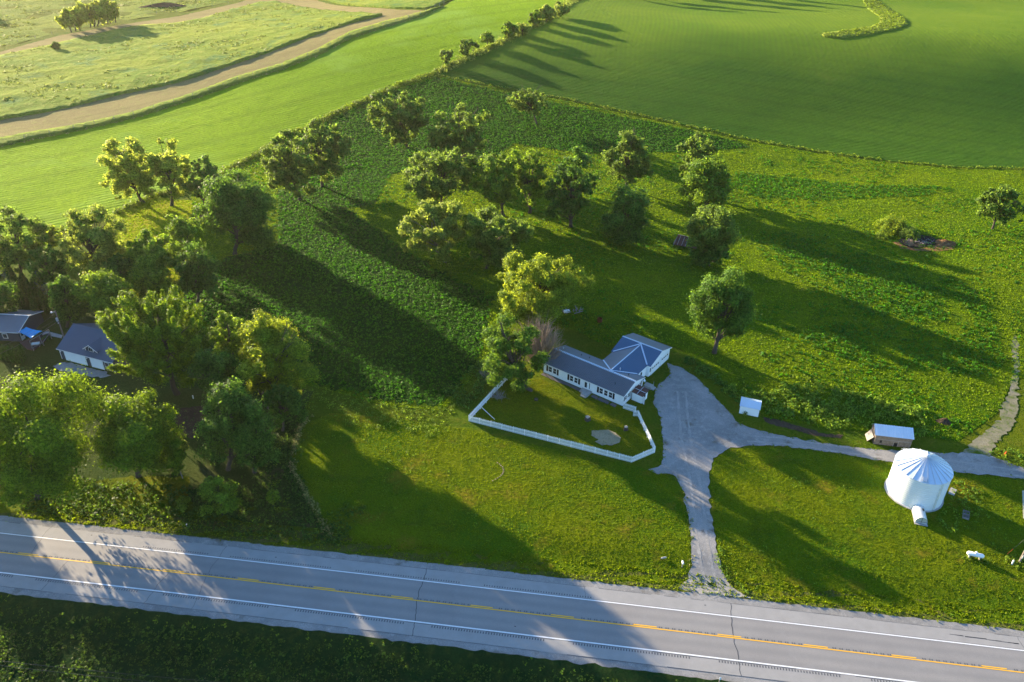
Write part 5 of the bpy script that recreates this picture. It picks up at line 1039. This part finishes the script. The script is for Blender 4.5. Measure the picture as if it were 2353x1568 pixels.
# blue house at the left edge
ho = np.array([-110.6, 150.5, 0]); hu = np.array([-114.25+111.0, 149.6-150.9])  # front wall direction going left
hang = math.atan2(-(-.34), -.94)
bh = empty('dark_blue_house', ho, 'dark blue house with grey roof cut by the left edge of the photo', 'house', rz=math.radians(180-4)); HL = 12; HW = 9
mb = MB(); mb.add([(0, -.0, -.2), (HL, 0, -.2), (HL, 0, 2.6), (0, 0, 2.6), (0, -HW, -.2), (HL, -HW, -.2), (HL, -HW, 2.6), (0, -HW, 2.6), (0, -HW/2, 4.1), (HL, -HW/2, 4.1)], [(0, 3, 2, 1), (4, 5, 6, 7), (0, 4, 7, 8, 3), (1, 2, 9, 6, 5)]); mb.build('wall', M['dkside'], bh)
r1 = MB().slab([(-.4, .4, 2.6), (HL+.4, .4, 2.6), (HL+.4, -HW/2, 4.2), (-.4, -HW/2, 4.2)], .08).build('roof', M['roof_grey'], bh); MB().slab([(-.4, -HW/2, 4.2), (HL+.4, -HW/2, 4.2), (HL+.4, -HW-.4, 2.6), (-.4, -HW-.4, 2.6)], .08).build('roof', M['roof_grey'], bh)
f = MB(); f.beam((-.42, .42, 2.55), (-.42, -HW/2, 4.15), .06, .16); f.beam((-.42, -HW/2, 4.15), (-.42, -HW-.4, 2.55), .06, .16); f.box(-.4, HL+.4, .4, .44, 2.47, 2.6); f.beam((-.4, -HW/2, 4.24), (HL, -HW/2, 4.24), .2, .05); f.build('fascia', M['white'], r1)
f = MB(); f.box(2.7, 3.9, .01, .07, .7, 2.0); wn = f.build('window', M['white'], bh); MB().box(2.85, 3.75, .071, .1, .85, 1.85).build('pane', M['glass'], wn)
f = MB(); f.box(-.06, -.005, -1.6, -.4, 0, 2.15); d = f.build('door', M['white'], bh); MB().box(-.09, -.061, -1.35, -.65, 1.1, 1.9).build('pane', M['glass'], d)
sq = [at(*p, z=2.75) for p in D(0, 1220, 4.706, (292, 492), (490, 415), (798, 492), (585, 638))]
V = []; F = []; k = 12
for i in range(k+1):
    for j in range(k+1):
        u_, v_ = i/k, j/k; p_ = sq[0]*(1-u_)*(1-v_)+sq[1]*(1-u_)*v_+sq[2]*u_*v_+sq[3]*u_*(1-v_); cc_ = sum(sq)/4; pull = .16*(4*u_*(1-u_)*(1 if j in (0, k) else 0)+4*v_*(1-v_)*(1 if i in (0, k) else 0)); p_ = p_+(cc_-p_)*pull; p_ = p_-np.array([0, 0, .5*16*u_*(1-u_)*v_*(1-v_)]); V.append(tuple(p_))
for i in range(k):
    for j in range(k): F.append((i*(k+1)+j, i*(k+1)+j+1, (i+1)*(k+1)+j+1, (i+1)*(k+1)+j))
sl = link_mesh('shade_sail', V, F, M['sail'], smooth=True); tag(sl, 'bright blue square shade sail stretched over the deck of the dark blue house', 'shade sail')
dk = [at(*p) for p in D(0, 1220, 4.706, (380, 720), (560, 660), (920, 560), (960, 600), (640, 870), (520, 850))]
mb = MB(); mb.slab([(p[0], p[1], .35) for p in dk], .3); tag(mb.build('deck', M['deck']), 'low red-brown deck beside the dark blue house', 'deck')
fr = [at(*p) for p in D(0, 1220, 4.706, (950, 600), (830, 770), (640, 870))]; tp = at(*D(0, 1220, 4.706, (915, 465))[0], z=2.5); tp2 = at(*D(0, 1220, 4.706, (555, 680))[0], z=2.3)
mb = MB()
for p in (tp, tp2, (tp+tp2)/2): mb.beam((p[0], p[1], 0), (p[0], p[1], p[2]), .12)
mb.beam(tuple(tp), tuple(tp2), .12); mb.beam((fr[0][0], fr[0][1], .9), (fr[1][0], fr[1][1], .9), .1); mb.beam((fr[1][0], fr[1][1], .9), (fr[2][0], fr[2][1], .9), .1)
for p in fr: mb.beam((p[0], p[1], 0), (p[0], p[1], 1.0), .1)
tag(mb.build('sail_frame', M['wood']), 'wooden post and beam frame round the deck holding the blue sail', 'frame')
B = at(*D(0, 1220, 4.706, (690, 790))[0]); g = empty('covered_grill', B, 'small white covered table at the edge of the red-brown deck', 'table', rz=.3); MB().box(-.8, .8, -.4, .4, .75, 1.0).build('cover', M['white'], g)
for a in (-.7, .7):
    for b in (-.3, .3): MB().box(a-.04, a+.04, b-.04, b+.04, 0, .75).build('leg', M['wood'], g)
bush('potted_plants', 'dark leafy plants in a planter on the deck corner', D(0, 1220, 4.706, (860, 640))[0], 1.2, .9, 'dark', 312, 300, .16, 'plants')
sheet('garden_path', np.array([at(*p)[:2] for p in D(0, 1220, 4.706, (830, 520), (900, 500), (1180, 575), (1160, 635), (960, 590), (790, 570))]), M['conc'], off=.06, step=1)
pb_ = np.array([-101.4, 151.8, 0]); utility_pole(pb_, 7.6, 'grey utility pole with lamp and transformer behind the blue garage', cyl=True)
def cable(name, label, p, q, sag, r=.02):
    p = np.array(p, float); q = np.array(q, float); pts = [tuple(p+(q-p)*t-np.array([0, 0, sag*4*t*(1-t)])) for t in np.linspace(0, 1, 14)]
    o = MB().tube(pts, r, 4).build(name, M['wire']); return tag(o, label, 'cable')
for zt, e1, sg, lb in ((7.0, D(0, 1220, 4.706, (-160, 880))[0], .6, 'highest of the three cables from the garage pole to the left edge'), (5.6, D(0, 1220, 4.706, (-160, 830))[0], .7, 'middle one of the three cables from the garage pole to the left edge'), (4.9, D(0, 1220, 4.706, (-160, 985))[0], .5, 'lowest and thickest of the three cables from the garage pole')):
    cable('power_cable', lb, pb_+np.array([0, 0, zt]), at(*e1, z=5.2), sg, .025 if 'lowest' not in lb else .045)
for i, (y0, y1, lb) in enumerate(((1518, 1574, 'upper of two thin cables crossing the ditch at the bottom left'), (1528, 1590, 'lower of two thin cables crossing the ditch at the bottom left'))):
    cable('power_cable', lb, at(-60, y0-6, z=7.5), at(760, y1+12, z=7.5), .5, .018)
# ------------------------------------------------------------------ small things by the road
B = at(1567, 1304); mbx = empty('mailbox', B, 'white mailbox on a thin post at the left side of the driveway entrance', 'mailbox'); MB().box(-.05, .05, -.05, .05, -.1, 1.0).build('post', M['wood'], mbx)
mb = MB(); V = []; 
prof = [(-.14, 1.0), (.14, 1.0), (.14, 1.16), (.1, 1.26), (0, 1.3), (-.1, 1.26), (-.14, 1.16)]; mb.prism(prof, -.28, .28); mb.build('box', M['white'], mbx); MB().box(.141, .16, -.05, .02, 1.1, 1.35).build('flag', M['rust_or'], mbx)
B = at(1525, 1285); mb = MB((0, 0, 0), .2); mb.tube([(-.5, 0, .25), (-.3, 0, .3), (.3, .05, .28), (.5, .1, .2)], [.07, .15, .14, .06], 9); o = mb.build('white_rock', M['conc']); o.location = tuple(B); tag(o, 'white rock lying in the grass near the mailbox', 'rock')
B = at(*D(2696, 1800, 1.6807, (302, 1568))[0]); mk = empty('marker_post', B, 'white delineator post on the near shoulder at the bottom edge', 'post'); MB().box(-.06, .06, -.03, .03, 0, 1.1).build('post', M['wood'], mk); MB().box(-.13, .13, -.06, -.03, .8, 1.35).build('reflector', M['white'], mk)
B = at(*D(0, 1800, 1.6807, (1258, 512))[0]); mb = MB(); mb.tube([(0, 0, 0), (0, 0, .45)], [.16, .12], 8); o = mb.build('utility_marker', M['white']); o.location = tuple(B); tag(o, 'tiny white marker on the grass verge of the highway', 'marker')
B = at(*D(0, 900, 1.6807, (1300, 1168))[0]); mb = MB(); mb.tube([(0, 0, 0), (0, 0, .8)], [.12, .12], 8); o = mb.build('standpipe', M['white']); o.location = tuple(B); tag(o, 'short white pipe sticking up from the dark ground above the garden bed', 'pipe')
mb = MB()
for k in range(14):
    p_ = at(*D(1350, 1800, 1.6807, (1116-.016*(k*9-50)**2+random.uniform(-2, 2), 88+k*9.3))[0]); mb.box(p_[0]-.13, p_[0]+.12, p_[1]-.12, p_[1]+.1, -.02, .09)
tag(mb.build('stone_edging', M['sand']), 'short curved line of pale stones in the lawn left of the drive', 'stones')
# wire fence along the left crop field
wf = [(-40, 350), (0, 336), (171, 300), (308, 268), (444, 225), (547, 188), (649, 156), (735, 121), (804, 86), (880, 62), (967, 37), (1030, 6)]
W = wpoly(wf); root = empty('wire_fence', (*W[0], float(gz(*W[0]))), 'long wire fence on wooden posts between the dirt strip and the left crop field', 'fence'); o0 = np.array(root.location); mw = MB(-o0); pp = None; proto_p = None; acc = 0
for a, b in zip(W[:-1], W[1:]):
    L = np.hypot(*(b-a)); k = max(1, int(L/7.0))
    for i in range(k):
        q = a+(b-a)*i/k; z = float(gz(*q))+.8; P = np.array([*q, z])
        if proto_p is None: proto_p = MB().tube([(0, 0, -.6), (0, 0, 1.35)], [.10, .09], 6).build('post', M['wood'], root); o = proto_p
        else: o = proto_p.copy(); COL.objects.link(o); o.parent = root
        o.location = tuple(P-o0)
        if pp is not None:
            for h_ in (.5, .9, 1.25): mw.beam(tuple(pp+np.array([0, 0, h_])), tuple(P+np.array([0, 0, h_])), .03)
        pp = P
mw.build('wire', M['wire'], root)
wf2 = [(0, 108), (120, 80), (205, 58), (300, 44), (360, 32), (450, 22), (560, 2)]; W = wpoly(wf2); root = empty('wire_fence', (*W[0], float(gz(*W[0]))), 'thin wire fence along the far dirt lane below the sunlit tree row', 'fence'); o0 = np.array(root.location); mw = MB(-o0); pp = None
for a, b in zip(W[:-1], W[1:]):
    L = np.hypot(*(b-a)); k = max(1, int(L/10.0))
    for i in range(k):
        q = a+(b-a)*i/k; P = np.array([*q, float(gz(*q))+.2]); o = proto_p.copy(); COL.objects.link(o); o.parent = root; o.location = tuple(P-o0)
        if pp is not None: mw.beam(tuple(pp+np.array([0, 0, 1.1])), tuple(P+np.array([0, 0, 1.1])), .03)
        pp = P
mw.build('wire', M['wire'], root)

# ------------------------------------------------------------------ haze
hz = MB().box(-1500, 1500, -60, 2300, -3.2, 101).build('haze', M['glass']); tag(hz, kind='stuff')
hm = bpy.data.materials.new('haze'); hm.use_nodes = True; hn = hm.node_tree; hn.nodes.clear(); ho_ = hn.nodes.new('ShaderNodeOutputMaterial'); pv = hn.nodes.new('ShaderNodeVolumePrincipled')
pv.inputs['Color'].default_value = (1, .93, .72, 1); pv.inputs['Density'].default_value = .000032; pv.inputs['Anisotropy'].default_value = .5
hn.links.new(pv.outputs[0], ho_.inputs['Volume']); hz.data.materials[0] = hm
